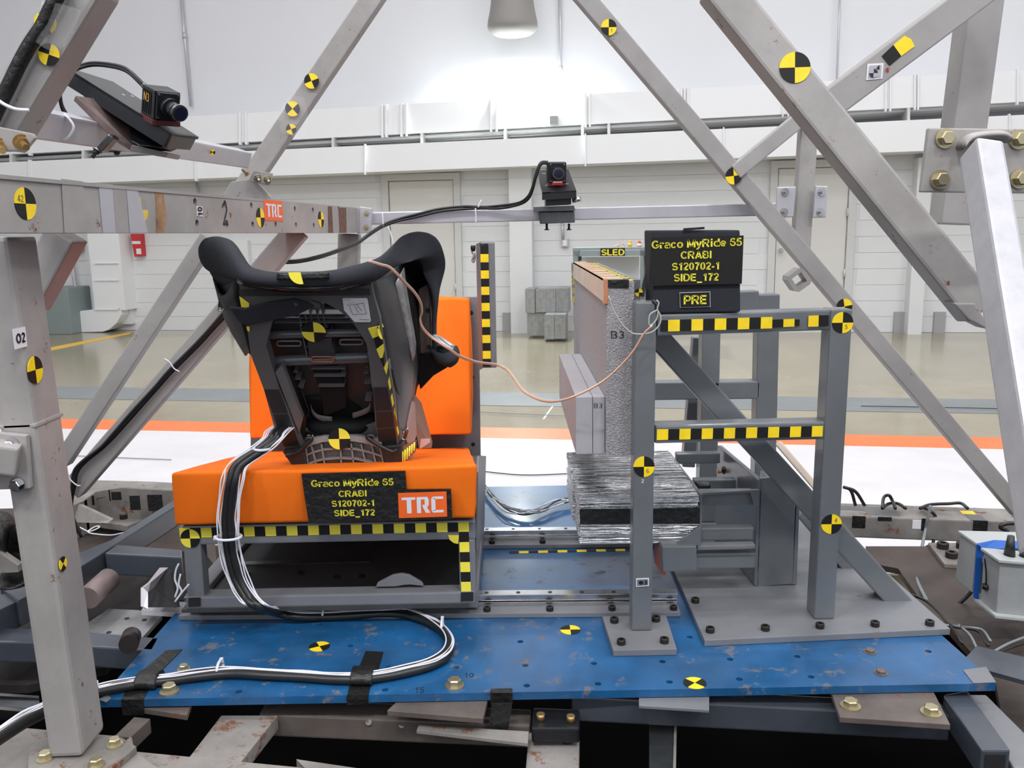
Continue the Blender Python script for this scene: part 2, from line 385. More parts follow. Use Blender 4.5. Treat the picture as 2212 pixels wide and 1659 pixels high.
def bolt(c, n, r, parent, kind='hex', mat=None, name='bolt', L=1.0):
    o = bpy.data.objects.new(name, boltmesh(kind, mat or brass)); link(o, parent)
    n = V(n).normalized(); o.rotation_euler = n.to_track_quat('Z', 'Y').to_euler(); o.location = V(c) - org(parent); o.scale = (r, r, r * L)
    return o
def trc(O, u, v, wd, h, parent, t=.0012):
    """orange rectangle with the three white block letters T R C; O = lower left corner"""
    n = u.cross(v)
    parent = prism('logo_sticker', [O, O + u * wd, O + u * wd + v * h, O + v * h], n * t, ostick, parent)
    polys = [[(.0, .84), (.0, 1), (.33, 1), (.33, .84)], [(.12, 0), (.12, .84), (.23, .84), (.23, 0)],
             [(.36, 0), (.36, 1), (.46, 1), (.46, 0)], [(.46, .84), (.46, 1), (.62, 1), (.65, .84)], [(.55, .5), (.55, .84), (.65, .84), (.65, .5)], [(.50, .38), (.50, .52), (.65, .5), (.62, .38)], [(.5, .38), (.6, .38), (.68, 0), (.57, 0)],
             [(.71, .12), (.71, .88), (.81, .88), (.81, .12)], [(.71, .88), (.75, 1), (1, 1), (1, .84), (.81, .84)], [(.71, .12), (.81, .16), (1, .16), (1, 0), (.75, 0)]]
    vs = []; fs = []
    for pl in polys:
        b = len(vs)
        for x, y in pl: vs.append(O + u * wd * (.07 + .86 * x) + v * h * (.18 + .64 * y) + n * (t + .0006))
        fs.append(list(range(b, b + len(pl))))
    o = mk('logo_lettering', vs, fs, txtw, parent, fix=False)
    for p in o.data.polygons: pass
    return o
X = V((1, 0, 0)); YY = V((0, 1, 0)); ZZ = V((0, 0, 1))
FRONT = lambda Y: (V((0, Y, 0)), X, ZZ)
def dec(name, pts, Y, mat, parent, t=.0012):   # flat sticker on a plane facing the camera at depth Y
    return quad(name, [(x, y, Y - t) for x, y in pts], (0, t, 0), mat, parent)
def pmark(px, py, Y, rpx, parent, **k):
    c = P(px, py, Y); return marker(c, X, ZZ, S(rpx, c), parent, **k)
# ================================================================ THE HALL
TH = math.radians(9.0); E = V((math.cos(TH), -math.sin(TH), 0)); NW = V((math.sin(TH), math.cos(TH), 0)); W0 = V((0, 11.8, 0))
ZF = -0.5
def WP(px, py, off=0.0): return PL(px, py, W0 - NW * off, NW)          # point on the back wall, off metres in front of it
def W(s, z, off=0.0): q = W0 + E * s - NW * off; return V((q.x, q.y, z))
def sz(p): return ((p - W0).dot(E), p.z)
# wall, other walls, ceiling
wall = struct(prism('wall_back', [W(-14, ZF), W(14, ZF), W(14, 7), W(-14, 7)], NW * .3, wallm))
struct(prism('wall_left', [W(-8.6, ZF, 0), W(-8.6, 7, 0), W(-8.6, 7, 16), W(-8.6, ZF, 16)], -E * .3, wallm))
struct(prism('wall_right', [W(10.5, ZF, 0), W(10.5, 7, 0), W(10.5, 7, 16), W(10.5, ZF, 16)], E * .3, wallm))
struct(prism('wall_front', [W(-8.6, ZF, 16), W(10.5, ZF, 16), W(10.5, 7, 16), W(-8.6, 7, 16)], -NW * .3, wallm))
struct(prism('ceiling', [W(-9, 7, -.3), W(11, 7, -.3), W(11, 7, 16.3), W(-9, 7, 16.3)], ZZ * .3, white))
# floor: concrete, then strips; the sled runs in a pit nearer the camera
def fl(px, py, z=ZF): return Z(px, py, z)
fo = struct(prism('floor', [W(-9, ZF, -.3), W(11, ZF, -.3), W(11, ZF, 8.15), W(-9, ZF, 8.15)], (0, 0, -.2), conm))
def strip(name, off0, off1, mat, h=.003, s0=-8.6, s1=10.5):
    o = prism(name, [W(s0, ZF + h, off0), W(s1, ZF + h, off0), W(s1, ZF + h, off1), W(s0, ZF + h, off1)], (0, 0, -h + .0005), mat, fo); return o
def offy(py): return -(fl(1106, py) - W0).dot(NW)
o1, o2 = offy(925), offy(948)
lab(strip('floor_stripe', o1, o2, orf), 'orange painted stripe'); lab(strip('white_floor_paint', o2, 8.14, whitef, .0025), 'white painted floor beyond the sled')
lab(strip('trench_cover', offy(849), offy(877), gstrip), 'grey metal trench cover strip')
lab(prism('floor_stripe', [fl(100, 752, ZF + .003), fl(100, 759, ZF + .003), fl(282, 721, ZF + .003), fl(282, 717, ZF + .003)], (0, 0, -.0025), yf, fo), 'yellow painted line')
struct(prism('floor_pit', [V((-9, 4.9, -.95)), V((11, 4.9, -.95)), V((11, -5, -.95)), V((-9, -5, -.95))], (0, 0, -.1), pitm))
struct(prism('trim_pit', [W(-9, ZF - .2, 8.15), W(11, ZF - .2, 8.15), W(11, -1, 8.15), W(-9, -1, 8.15)], NW * .2, pitm))
prism('floor_joint', [fl(1172, 905, ZF + .002), fl(1176, 905, ZF + .002), fl(1213, 853, ZF + .002), fl(1210, 853, ZF + .002)], (0, 0, -.0015), white, fo)
for pts in ([(830, 878), (1106, 893), (1400, 905)], [(1860, 877), (2040, 880), (2212, 884)], [(130, 983), (290, 990), (370, 993)], [(1040, 1018), (1130, 1026), (1232, 1023)]  ):
    tag(cable('floor_cable', [fl(x, y, ZF + .01) for x, y in pts], .003, gstrip if pts[0][0] in (830, 130) else cab), {830: 'thin grey cable on the concrete between seat and barrier', 1860: 'thin dark cable on the concrete at the right', 130: 'thin cable on the white floor left of the orange seat', 1040: 'thin cable on the white floor right of the orange seat', 1175: 'short grey crack-like cord crossing the concrete near the foam block'}[pts[0][0]], 'cable')
# doors
doors = []
def door(n, px0, px1, pytop, knob=None, hinge=None):
    s0, _ = sz(WP(px0, 500)); s1, zt = sz(WP(px1, pytop)); zt = max(zt, ZF + 2.0)
    doors.append((s0 - .12, s1 + .12))
    d = prism('door_%d' % n, [W(s0, ZF, .03), W(s1, ZF, .03), W(s1, zt, .03), W(s0, zt, .03)], NW * .03, doorm); struct(d)
    for nm, a, b, c, e in (('door_frame', s0 - .1, s0 - .012, ZF, zt + .1), ('door_frame', s1 + .012, s1 + .1, ZF, zt + .1), ('door_frame', s0 - .012, s1 + .012, zt + .012, zt + .1)):
        prism(nm, [W(a, c, .06), W(b, c, .06), W(b, e, .06), W(a, e, .06)], NW * .06, frm, d)
    if knob:
        k = WP(*knob, .03); cyl('door_handle', k, k - NW * .05, .014, steel, d); bpyo = cyl('door_handle', k - NW * .045, k - NW * .08, .03, steel, d, r1=.022)
    for zz in hinge or ():
        hx = W(s1 + .005, zz, .06); cyl('hinge', hx, hx + ZZ * .1, .012, frm, d)
    return d
door(1, 846, 979, 392, hinge=(.05, .95))
door(2, 1677, 1833, 362, knob=(1686, 541), hinge=(.2, .95))
# concrete blocks of the lower wall, one object each
hb = .2; zb = ZF; bl = bmesh.new()
me = bpy.data.meshes.new('concrete_block')
_o = mk('tmpb', [E * a - NW * b + ZZ * c for a, b, c in ((0, 0, .001), (.4, 0, .001), (.4, 0, .199), (0, 0, .199))] + [E * a - NW * b + ZZ * c for a, b, c in ((.0, .008, .0035), (.4, .008, .0035), (.4, .008, .1965), (.0, .008, .1965))],
        [[4, 5, 6, 7], [0, 1, 5, 4], [1, 2, 6, 5], [2, 3, 7, 6], [3, 0, 4, 7]], blockm, fix=False)
bme = _o.data; shift = _o.location.copy(); bpy.data.objects.remove(_o); bme.transform(Matrix.Translation(shift)); bme.name = 'concrete_block'
cnt = 0; extra = []; wo = wall.location
for row in range(11):
    s = -8.6 + (.2 if row % 2 else 0)
    while s < 9.2:
        pc = W(s + .2, ZF + row * .2 + .1)
        inview = -7.6 < s < 8.0
        if not any(a < s + .2 < b for a, b in doors) and inview:
            q = W(s, ZF + row * .2)
            if cnt < 300:
                o = bpy.data.objects.new('concrete_block', bme); link(o, wall); o.location = q - wo; cnt += 1
            else: extra.append(q)
        s += .4
vs = []; fs = []
for q in extra:
    b = len(vs); vs += [v.co + q for v in bme.vertices]; fs += [[i + b for i in p.vertices] for p in bme.polygons]
if vs: o = mk('concrete_block_courses', vs, fs, blockm, wall, fix=False); o['kind'] = 'stuff'
# pilasters and baseboard bits
def wbox(name, px0, py0, px1, py1, depth, mat, parent=None, off=0.0, bev=0):
    a = WP(px0, py1, off + depth); b = WP(px1, py0, off + depth); s0, z0 = sz(a); s1, z1 = sz(b); z0 = max(z0, ZF)
    return prism(name, [W(s0, z0, off + depth), W(s1, z0, off + depth), W(s1, z1, off + depth), W(s0, z1, off + depth)], NW * depth, mat, parent, bev)
struct(wbox('trim_1', 1104, 340, 1147, 725, .22, blockm)); struct(wbox('trim_2', 1960, 340, 2016, 725, .22, blockm))
struct(wbox('trim_3', 204, 470, 262, 700, .12, blockm)); struct(wbox('trim_4', 505, 520, 534, 725, .12, blockm))
for i, (a, b, c) in enumerate(((1086, 1104, 676), (1930, 1957, 674), (2016, 2044, 674), (499, 505, 680))):
    o = wbox('baseboard_back', a, c, b, 722, .05, basem); struct(o)
# big ducts along the wall
def duct(name, x0, yt0, yb0, x1, yt1, yb1, off, depth, label, seams, flat=None):
    a, b, c, d = (WP(x0, yt0, off), WP(x1, yt1, off), WP(x1, yb1, off), WP(x0, yb0, off))
    r = thing(name, label, 'duct', (a + c) / 2)
    prism('duct_body', [a, b, c, d], NW * depth, ductm, r)
    for sx, w_ in seams:
        t = (sx - x0) / (x1 - x0); yt = yt0 + (yt1 - yt0) * t; yb = yb0 + (yb1 - yb0) * t
        q = [WP(sx, yt, off + .03), WP(sx + w_, yt, off + .03), WP(sx + w_, yb, off + .03), WP(sx, yb, off + .03)]
        q[0].z += .02; q[1].z += .02; q[2].z -= .03; q[3].z -= .03
        prism('duct_flange', q, NW * .06, ductm, r, bev=.004)
    return r
d1 = duct('ventilation_duct', -150, 282, 342, 2360, 143, 212, .5, .45, 'upper white rectangular duct running along the back wall', [(-20, 5), (60, 5), (515, 5), (528, 5), (823, 5), (831, 5), (864, 5), (875, 4), (1058, 4), (1070, 4), (1262, 5), (1272, 4), (1470, 4), (1477, 4), (1484, 4), (1690, 3), (1702, 3), (1912, 4), (1922, 4), (1975, 4), (1982, 4), (2197, 4)])
d2 = duct('ventilation_duct', -150, 358, 408, 2360, 241, 312, .58, .5, 'lower white rectangular duct running along the back wall', [(60, 4), (420, 4), (786, 3), (1263, 3), (1562, 3), (2180, 3)])
for i, (yy, oo) in enumerate(((347, .40), (352, .30), (357, .2))):
    tag(cable('conduit_pipe', [WP(-60, yy + 2, oo), WP(2300, yy - 128, oo)], .025, frm, sub=1), ('front', 'middle', 'rearmost')[i] + ' of the three thin pipes under the upper wall duct', 'pipe')
for x in (130, 250, 430, 700, 912, 1090, 1262, 1400, 1530, 1700):
    pass
for i, x in enumerate((20, 176, 440, 716, 908, 1088, 1255, 1312, 1500, 1960)):
    t = (x + 150) / 2510; yt = 342 - 130 * t; yb = 356 - 120 * t
    q = [WP(x, yt, .5), WP(x + 6, yt, .5), WP(x + 6, yb + 8, .5), WP(x, yb + 8, .5)]
    prism('duct_hanger', q, NW * .3, frm, d1)
tag(wbox('wall_box', 1188, 250, 1204, 268, .08, basem, off=.5), 'small grey box on the upper duct left of the tall conduit', 'box')
# vertical conduits
def conduit(px0, py0, px1, py1, label, off=.06, r=.02, mat=None, fits=()):
    a, b = WP(px0, py0, off), WP(px1, py1, off); c = (a + b) / 2
    t = thing('conduit', label, 'conduit', b); cyl('pipe', a, b, r, mat or alu, t, n=10)
    for f in fits: q = a.lerp(b, f); cyl('coupling', q, q + (a - b).normalized() * .07, r * 1.5, mat or alu, t, n=10)
    return t
conduit(1209, -40, 1212, 203, 'galvanised vertical conduit above the duct near the picture middle', fits=(.15, .8))
conduit(388, -40, 412, 230, 'galvanised vertical conduit above the left camera', fits=(.45,))
conduit(1815, -40, 1806, 215, 'thin conduit on the upper wall behind the right brace', r=.012)
conduit(425, 395, 432, 440, 'short conduit below the duct left of the first door')
conduit(1215, 478, 1216, 518, 'galvanised conduit dropping to the outlet box')
t = thing('outlet_box', 'grey metal outlet box at the end of a conduit on the block wall', 'outlet', WP(1220, 530, .03))
wbox('box_body', 1212, 515, 1228, 533, .07, alu, t, bev=.005); wbox('cover_plate', 1216, 519, 1224, 531, .078, white, t)
# guessed bell lamp added for a blurred, shadow-like grey shape; spots light the wall
lc = WP(1107, 40, .5)
lamp = thing('guessed_lamp', 'pale grey bell, a guessed high bay lamp added at the top of the picture', 'lamp', lc)
k = S(1, lc); cz = P(0, 0, 1)
esweep('guessed_lamp_shade', [(lc + ZZ * z * k, X * r * k, YY * r * k) for z, r in ((150, 20), (120, 30), (60, 42), (20, 48), (-10, 54), (-24, 52), (-34, 38), (-38, 10))], M('blurred_shape_grey', (.26, .25, .235), .6), lamp, n=28)
cyl('guessed_lamp_cord', lc + ZZ * 140 * k, V((lc.x, lc.y, 7)), .02, white, lamp)
sp = spot(lc.x, lc.y, lc.z - .28, 420, math.radians(122), .12, (.93, 1, .99), .08); sp2 = spot(lc.x, lc.y, lc.z - .25, 90, math.radians(152), .2, (.93, 1, .99), .12)
# left corner of the wall: electrical cabinet, curved duct, red case
el = thing('electrical_cabinet', 'grey green electrical floor cabinet with warning stickers by the left wall', 'cabinet', WP(115, 725, .5))
wbox('cabinet_body', 83, 622, 145, 726, .5, elec, el, bev=.01, off=.02); wbox('cabinet_side', 143, 622, 156, 722, .35, elec, el, off=.02)
for a, b, c, d, m in ((83, 633, 98, 642, blk), (83, 643, 98, 647, ostick), (84, 648, 98, 657, wsti), (84, 658, 99, 661, ostick), (85, 662, 100, 672, wsti), (107, 629, 120, 634, redm), (107, 637, 121, 642, wsti)):
    wbox('sticker', a, b, c, d, .012, m, el, off=.52)
tag(cable('conduit', [WP(152, 540, .15), WP(163, 620, .15), WP(170, 660, .15), WP(168, 680, .2), WP(158, 698, .4), WP(136, 703, .5)], .03, alu), 'bent conduit entering the electrical cabinet', 'conduit')
tag(wbox('junction_box', 147, 520, 171, 543, .12, basem), 'grey junction box on the wall above the electrical cabinet', 'box')
cv = thing('curved_duct', 'white duct on the left wall that curves to the right at floor level', 'duct', WP(215, 718, .3))
wbox('duct_body', 205, 440, 250, 670, .3, ductm, cv)
prism('duct_elbow', [WP(x, y, .3) for x, y in ((172, 672), (260, 664), (262, 680), (252, 698), (236, 712), (222, 717), (175, 718))], NW * .3, ductm, cv, bev=.01)
for y in (567, 604, 667): wbox('duct_flange', 203, y, 255, y + 3, .32, ductm, cv)
ex = thing('red_case', 'red equipment case with white labels hanging on the left block wall', 'case', WP(294, 555, .1))
prism('case_body', [WP(x, y, .12) for x, y in ((281, 505), (303, 505), (307, 553), (290, 555))], NW * .11, redm, ex, bev=.01)
for q in (((285, 521), (303, 521), (303, 527), (286, 527)), ((294, 537), (304, 537), (305, 549), (295, 549))):
    prism('case_label', [WP(x, y, .125) for x, y in q], NW * .005, wsti, ex)
# SLED table
tb = thing('steel_table', 'grey steel cart with a yellow SLED sign on its front rail by the back wall', 'table', WP(1320, 700, 1.0))
def tbox(nm, a, b, c, d, off, dp, mat, **k): return wbox(nm, a, b, c, d, dp, mat, tb, off=off, **k)
tbox('table_top', 1237, 534, 1418, 541, 1.1, .7, elec); 
for a, b in ((1238, 1252), (1381, 1396)): tbox('leg', a, 540, b, 700, 1.72, .08, elec)
tbox('front_rail', 1238, 541, 1396, 554, 1.72, .08, elec)
tbox('shelf', 1250, 640, 1400, 648, 1.3, .5, elec)
tbox('back_panel', 1252, 554, 1381, 640, 1.3, .02, white)
sgp = tbox('sign_plate', 1297, 536, 1350, 553, 1.80, .01, blk)
textpx('SLED', 1324, 545, (W0 - NW * 1.815, E, ZZ), 13, 50, txty, sgp, bold=.03)
tbox('latch', 1249, 554, 1256, 563, 1.81, .03, blackp); cable('hose', [WP(x, y, 1.82) for x, y in ((1395, 552), (1397, 590), (1392, 612), (1388, 640))], .02, cab, tb)
for nm, x, m, cap, lb in (('mustard_bottle', 1361, yf, yf, 'small yellow squeeze bottle on the steel cart'), ('glue_bottle', 1381, redm, ostick, 'small red topped bottle with white label on the steel cart')):
    q = WP(x, 534, 1.5); k = S(1, q); bt = thing(nm.replace('mustard', 'squeeze'), lb, 'bottle', q)
    cyl('bottle_body', q, q + ZZ * 10 * k, 4.5 * k, m, bt, n=14); cyl('bottle_cap', q + ZZ * 10 * k, q + ZZ * 15 * k, 4 * k, cap, bt, r1=1 * k, n=12)
    if x == 1381: cyl('bottle_label', q + ZZ * 2 * k, q + ZZ * 8 * k, 4.7 * k, wsti, bt, n=14)
tag(cable('wire_coil', [WP(x, y, 1.5) for x, y in ((1325, 533), (1336, 529), (1339, 526), (1334, 532), (1343, 529), (1345, 525), (1350, 532))], .006, cop, n=6), 'tangle of thin wire on the steel cart left of the yellow bottle', 'wire')
# honeycomb blocks stacked at the wall
def hblock(x0, y0, x1, y1, off, dp, label):
    h = wbox('honeycomb_block', x0, y0, x1, y1, dp, honeyf, None, off=off - dp); tag(h, label, 'block', 'stacked honeycomb blocks by the back wall')
    return h
U = [(1135, 624, 1155, 676), (1157, 625, 1179, 675), (1179, 624, 1200, 675), (1201, 623, 1228, 675)]
for i, q in enumerate(U): hblock(*q, .75, .3, 'upright honeycomb block, %s of the four in the top row by the wall' % ('leftmost', 'second from left', 'third from left', 'rightmost')[i])
hblock(1139, 676, 1160, 725, .7, .3, 'honeycomb block in the bottom row at its left end'); hblock(1160, 676, 1177, 725, .7, .3, 'dark honeycomb block in the bottom row, second from its left end'); hblock(1178, 676, 1222, 722, .7, .3, 'honeycomb block at the right of the bottom row behind the front pair')
hblock(1176, 680, 1197, 733, 1.05, .28, 'front left honeycomb block standing before the stack'); hblock(1198, 680, 1221, 732, 1.05, .28, 'front right honeycomb block standing before the stack')
# ================================================================ SLED PLATE
def along(a, b, Y): a, b = V(a), V(b); return a + (b - a) * ((Y - a.y) / (b.y - a.y))
FLp, FRp = Z(213, 1512, 0), Z(2151, 1476, 0)
BLp, BRp = along(FLp, Z(372, 1332, 0), 2.95), along(FRp, Z(1735, 1105, 0), 2.95)
plate = thing('sled_plate', 'scratched blue steel base plate carrying the orange seat and the grey barrier', 'plate', (FLp + FRp) / 2 + V((0, 0, -.016)))
def onp(px, py): q = Z(px, py, 0); return (q.x, q.y)
H = [(397, 1443), (516, 1494), (690, 1349), (757, 1395), (832, 1490), (986, 1441), (1124, 1386), (1135, 1437), (1138, 1481), (1283, 1433), (1292, 1477), (1431, 1429), (1446, 1473), (1490, 1376), (1577, 1424), (1597, 1467), (1722, 1418), (1752, 1462), (840, 1442), (2005, 1407)]
holed('plate_body', V((0, 0, 0)), X, YY, ZZ, [tuple(q[:2]) for q in (FLp, FRp, BRp, BLp)], [circ(*onp(*h), .0068) for h in H], .016, bluep, plate)
for (x, y) in ((366, 1494), (982, 1482), (397, 1446)):
    bolt(Z(x, y, 0), ZZ, .019 if y > 1450 else .013, plate, 'hex', brass, L=1.1)
for (x, y) in ((1903, 1453), (1880, 1408)): bolt(Z(x, y, 0), ZZ, .014, plate, 'hex', rustm, L=.6)
for x, y, a, m in ((690, 1397, .5, 0), (1232, 1361, 0, 0), (1501, 1476, .75, 1)):
    c = Z(x, y, 0); marker(c, X, YY, .0225, plate, ang=a, ya=1)
mk('bare_patch', [Z(x, y, .0012) for x, y in ((213, 1511), (232, 1500), (240, 1508), (230, 1517))], [[0, 1, 2, 3]], greyl, plate)
mk('scuffed_corner', [Z(x, y, .0012) for x, y in ((2080, 1447), (2130, 1440), (2152, 1474), (2103, 1476))], [[0, 1, 2, 3]], greyl, plate)
for s, x, y, h, wd in (('15', 906, 1491, 12, 22), ('10', 1013, 1459, 10, 22), ('10', 418, 1471, 9, 24)):
    c = Z(x, y, 0); text(s, c, X, YY, S(h, c) * 2.0, S(wd, c), ink, plate, name='handwritten_number', bold=-.012)
# checker strip under the block and oily film area
a, b = Z(1100, 1196, .0), Z(1372, 1190, 0); checker(a, b, YY * .016, 13, plate, first=0, n=ZZ)
# black tape pieces on the plate
def tapez(pts, label, edge=None):
    t = thing('tape_strip', label, 'tape', Z(*pts[0], .001))
    prism('tape_top', [Z(x, y, .0015) for x, y in pts], (0, 0, -.001), tapek, t)
    if edge:
        (xa, ya), (xb, yb) = edge[0]; d = edge[1]
        A, B = Z(xa, ya, .0015), Z(xb, yb, .0015); prism('tape_flap', [A, B, B - ZZ * d, A - ZZ * d], -YY * .0012, tapek, t)
    return t
tapez([(358, 1405), (394, 1402), (347, 1450), (332, 1472), (309, 1510), (262, 1510), (294, 1458), (318, 1440)], 'black tape strip holding the cable at the left end of the blue plate', (((262, 1511), (309, 1510)), .033))
tapez([(790, 1406), (828, 1408), (818, 1445), (808, 1452), (796, 1501), (750, 1502), (763, 1447), (776, 1440)], 'black tape strip holding the cable in the middle of the blue plate', (((749, 1502), (795, 1501)), .02))
tapez([(1062, 1487), (1107, 1487), (1107, 1496), (1059, 1496)], 'short black tape folded over the front edge of the blue plate', (((1059, 1496), (1107, 1496)), .024))
# ================================================================ RAILS
def rail(name, ya, yb, x0, x1, y0, zt, label, bolts, s=1):
    """ya front edge pixel row of the base bar at x0"""
    A = Z(x0, ya, .012); B = Z(x1, yb, .012); A.x = Z(x0, ya, .012).x
    t = thing(name, label, 'rail', (A + B) / 2 - ZZ * .012)
    d = (B - A).normalized(); nb = V((-d.y, d.x, 0)); wd = .085
    prism('base_bar', [A, B, B + nb * wd, A + nb * wd], (0, 0, -.0115), greyl, t, bev=.0015)
    r0 = A + nb * .038
    for h, w_, off in ((.010, .030, 0), (.020, .020, .005), (.026, .028, .001)):
        prism('guide_rail' if h < .02 else ('guide_rail' if h > .022 else 'guide_rail'), [r0 + nb * off + ZZ * (h - .008 if h > .01 else 0), r0 + d * (B - A).length + nb * off + ZZ * (h - .008 if h > .01 else 0), r0 + d * (B - A).length + nb * (off + w_) + ZZ * (h - .008 if h > .01 else 0), r0 + nb * (off + w_) + ZZ * (h - .008 if h > .01 else 0)], (0, 0, .010), steel, t, bev=.001)
    for k, px in enumerate(bolts):
        q = A + d * ((Z(px, yb, .012) - A).dot(d)) + nb * .014; bolt(q, ZZ, .0085, t, 'socket', boltk)
    L = (B - A).length; n = int(L / .075)
    for k in range(n):
        q = r0 + nb * .015 + d * (.04 + k * .075) + ZZ * .0282; cyl('rail_screw', q, q + ZZ * .0006, .005, boltk, t, n=10)
    return t
rail('linear_rail', 1330, 1322, 385, 1470, 0, 0, 'front polished linear guide rail on a grey base bar, nearer the viewer', (1052, 1188, 1323, 1457))
rail('linear_rail', 1182, 1174, 560, 1432, 0, 0, 'rear polished linear guide rail on a grey base bar, behind the other', (1063, 1172))
# ================================================================ GREY BARRIER ASSEMBLY
bf = thing('barrier_frame', 'blue grey welded tube barrier frame bolted on its base plate', 'frame', Z(1750, 1300, 0))
zt = .015
A, B = Z(1522, 1383, zt), Z(2053, 1358, zt); Bk = along(B, Z(1835, 1165, zt), 2.72); Ak = along(A, Z(1466, 1255, zt), 2.72)
prism('base_plate', [A, B, Bk, Ak], (0, 0, -.0145), greyl, bf, bev=.0015)
for x, y in ((1502, 1297), (1534, 1361), (1653, 1357), (1771, 1352), (1890, 1348), (2008, 1346)): bolt(Z(x, y + 4, zt), ZZ, .0095, bf, 'socket', boltk)
prism('foot_plate', [Z(x, y, .014) for x, y in ((1325, 1405), (1462, 1402), (1439, 1329), (1301, 1331))], (0, 0, -.0135), greyl, bf, bev=.001)
for x, y in ((1327, 1340), (1417, 1337), (1342, 1387), (1435, 1384)): bolt(Z(x, y + 4, .014), ZZ, .0095, bf, 'socket', boltk)
def vpost(name, xt, yt, xb, yb, Y, wpx, d, mat, parent, z=None):
    p0, p1 = P(xt, yt, Y), P(xb, yb, Y)
    if z is not None: p1 = p0 + (p1 - p0) * ((z - p0.z) / (p1.z - p0.z))
    return facebox(name, p0, p1, S(wpx, p0), d, mat, parent)
yF = 1.80; yR = 1.84
vpost('near_post', 1396, 652, 1386, 1368, yF, 46, .048, grey, bf, z=.0145)
vpost('side_plate', 1379, 648, 1374, 984, yF + .03, 12, .05, grey, bf)
vpost('right_post', 1819, 668, 1781, 1333, yR, 47, .055, grey, bf, z=.0155)
bar('top_tube', 1420, 703, yF + .005, 1797, 691, yR + .005, 46, .05, grey, bf)
bar('middle_tube', 1416, 939, yF + .005, 1797, 930, yR + .005, 40, .05, grey, bf)
lab(prism('corner_gusset', [P(1797, 897, 1.86), P(1786, 909, 1.86), P(1797, 914, 1.86)], (0, .03, 0), grey, bf), 'small weld gusset')
# diagonal brace behind
bar('diagonal_brace', 1402, 707, 1.93, 1958, 1318, 1.93, 49, .055, grey, bf)
p = None
# rear half of the frame
yB = 2.5
vpost('rear_post', 1662, 636, 1652, 1100, yB, 47, .055, grey, bf, z=.016)
vpost('rear_post', 1539, 640, 1529, 1100, yB, 40, .055, grey, bf, z=.016)
bar('rear_top_tube', 1400, 662, yB, 1640, 650, yB, 44, .05, grey, bf)
bar('rear_middle_tube', 1405, 846, yB, 1642, 843, yB, 39, .05, grey, bf)
bar('rear_brace', 1512, 730, 2.62, 1488, 1010, 2.62, 28, .04, grey, bf)
bar('rear_brace', 1736, 1105, 2.13, 1848, 1238, 2.13, 34, .04, grey, bf)
lab(bar('side_strut', 1680, 955, 2.4, 1770, 1060, 2.3, 14, .02, wood, bf), 'pale wooden strip')
# checker tapes and targets on the frame
def tapebar(x0, y0, x1, y1, Y0, Y1, hpx, nsq, parent, first=1, skip=(), mats=None):
    a, b = P(x0, y0, Y0 - .0008), P(x1, y1, Y1 - .0008); s = (b - a).normalized(); h = S(hpx, a)
    up = -s.cross(V((0, -1, 0))).normalized(); up = up if up.z > 0 else -up
    return checker(a - up * h / 2, b - up * h / 2, up * h, nsq, parent, first=first, n=V((0, -1, 0)), mats=mats)
tapebar(1427, 704, 1443, 703.5, yF + .005, yF + .005, 24, 1, bf, first=0)
tapebar(1443, 703.5, 1668, 697, yF + .005, yF + .028, 25, 9, bf, first=1)
tapebar(1668, 699, 1716, 697, yF + .028, yF + .034, 17, 2, bf, first=0)
tapebar(1716, 697, 1727, 697, yF + .034, yF + .034, 14, 1, bf, first=0)
tapebar(1746, 694, 1790, 692.5, yF + .037, yF + .04, 24, 2, bf, first=1)
tapebar(1419, 939, 1777, 931.5, yF + .005, yF + .038, 23.5, 15, bf, first=1)
pmark(1820, 697, yR, 23, bf, num='5', ya=0); pmark(1391, 1008, yF, 23, bf, num='6', ya=0); pmark(1796, 1132, yR, 22, bf, num='4', ya=1, ink_off=(.4, .4))
sct = dec('small_code_target', [(1374, 1268), (1402, 1266), (1402, 1249), (1374, 1250)], yF - .0012, wsti, bf); dec('code_target_print', [(1376, 1266), (1400, 1264), (1400, 1251), (1376, 1252)], yF - .0018, greyl, sct)
textpx('@3', 1389, 1258, FRONT(yF - .003), 9, 18, ink, sct, name='code_target_print')
textpx('2', 1388, 1039, FRONT(yF - .001), 8, 6, wsti, bf, name='chalk_number')
# copper wires hanging at the near post
# ================================================================ HONEYCOMB LAUNCH BLOCK AND ITS MOUNT
hm = thing('impactor_mount', 'dark grey welded mount of tubes and plates behind the shiny honeycomb block', 'mount', Z(1640, 1262, .02))
def yzplate(name, p0, p1, zb, t, mat, parent, dx=1):   # vertical plate running in depth
    a, b = V(p0), V(p1); return prism(name, [a, b, V((b.x, b.y, zb)), V((a.x, a.y, zb))], V((t * dx, 0, 0)), mat, parent, bev=.002)
pf = P(1637, 1036, 2.03); pb = P(1550, 962, 2.36)
yzplate('mount_plate', pf, pb, .016, .012, grey, hm)
ch = P(1684, 1030, 2.04)
o = quad('web_plate', [(1641, 1033, 2.03), (1669, 1031, 2.03), (1722, 1092, 2.03), (1714, 1262, 2.03), (1634, 1267, 2.03)], (0, .012, 0), grey, hm, bev=.002)
prism('rear_flange', [P(1718, 1090, 2.03), P(1712, 1262, 2.03), P(1712, 1262, 2.03) + YY * .3, P(1718, 1090, 2.03) + YY * .3], (.01, 0, 0), grey, hm)
pl1 = P(1512, 1067, 1.97); pl2 = P(1443, 977, 2.36)
prism('backing_plate', [pl1, pl2, V((pl2.x, pl2.y, .155)), V((pl1.x, pl1.y, .155))], (.006, 0, 0), grey, hm, bev=.001)
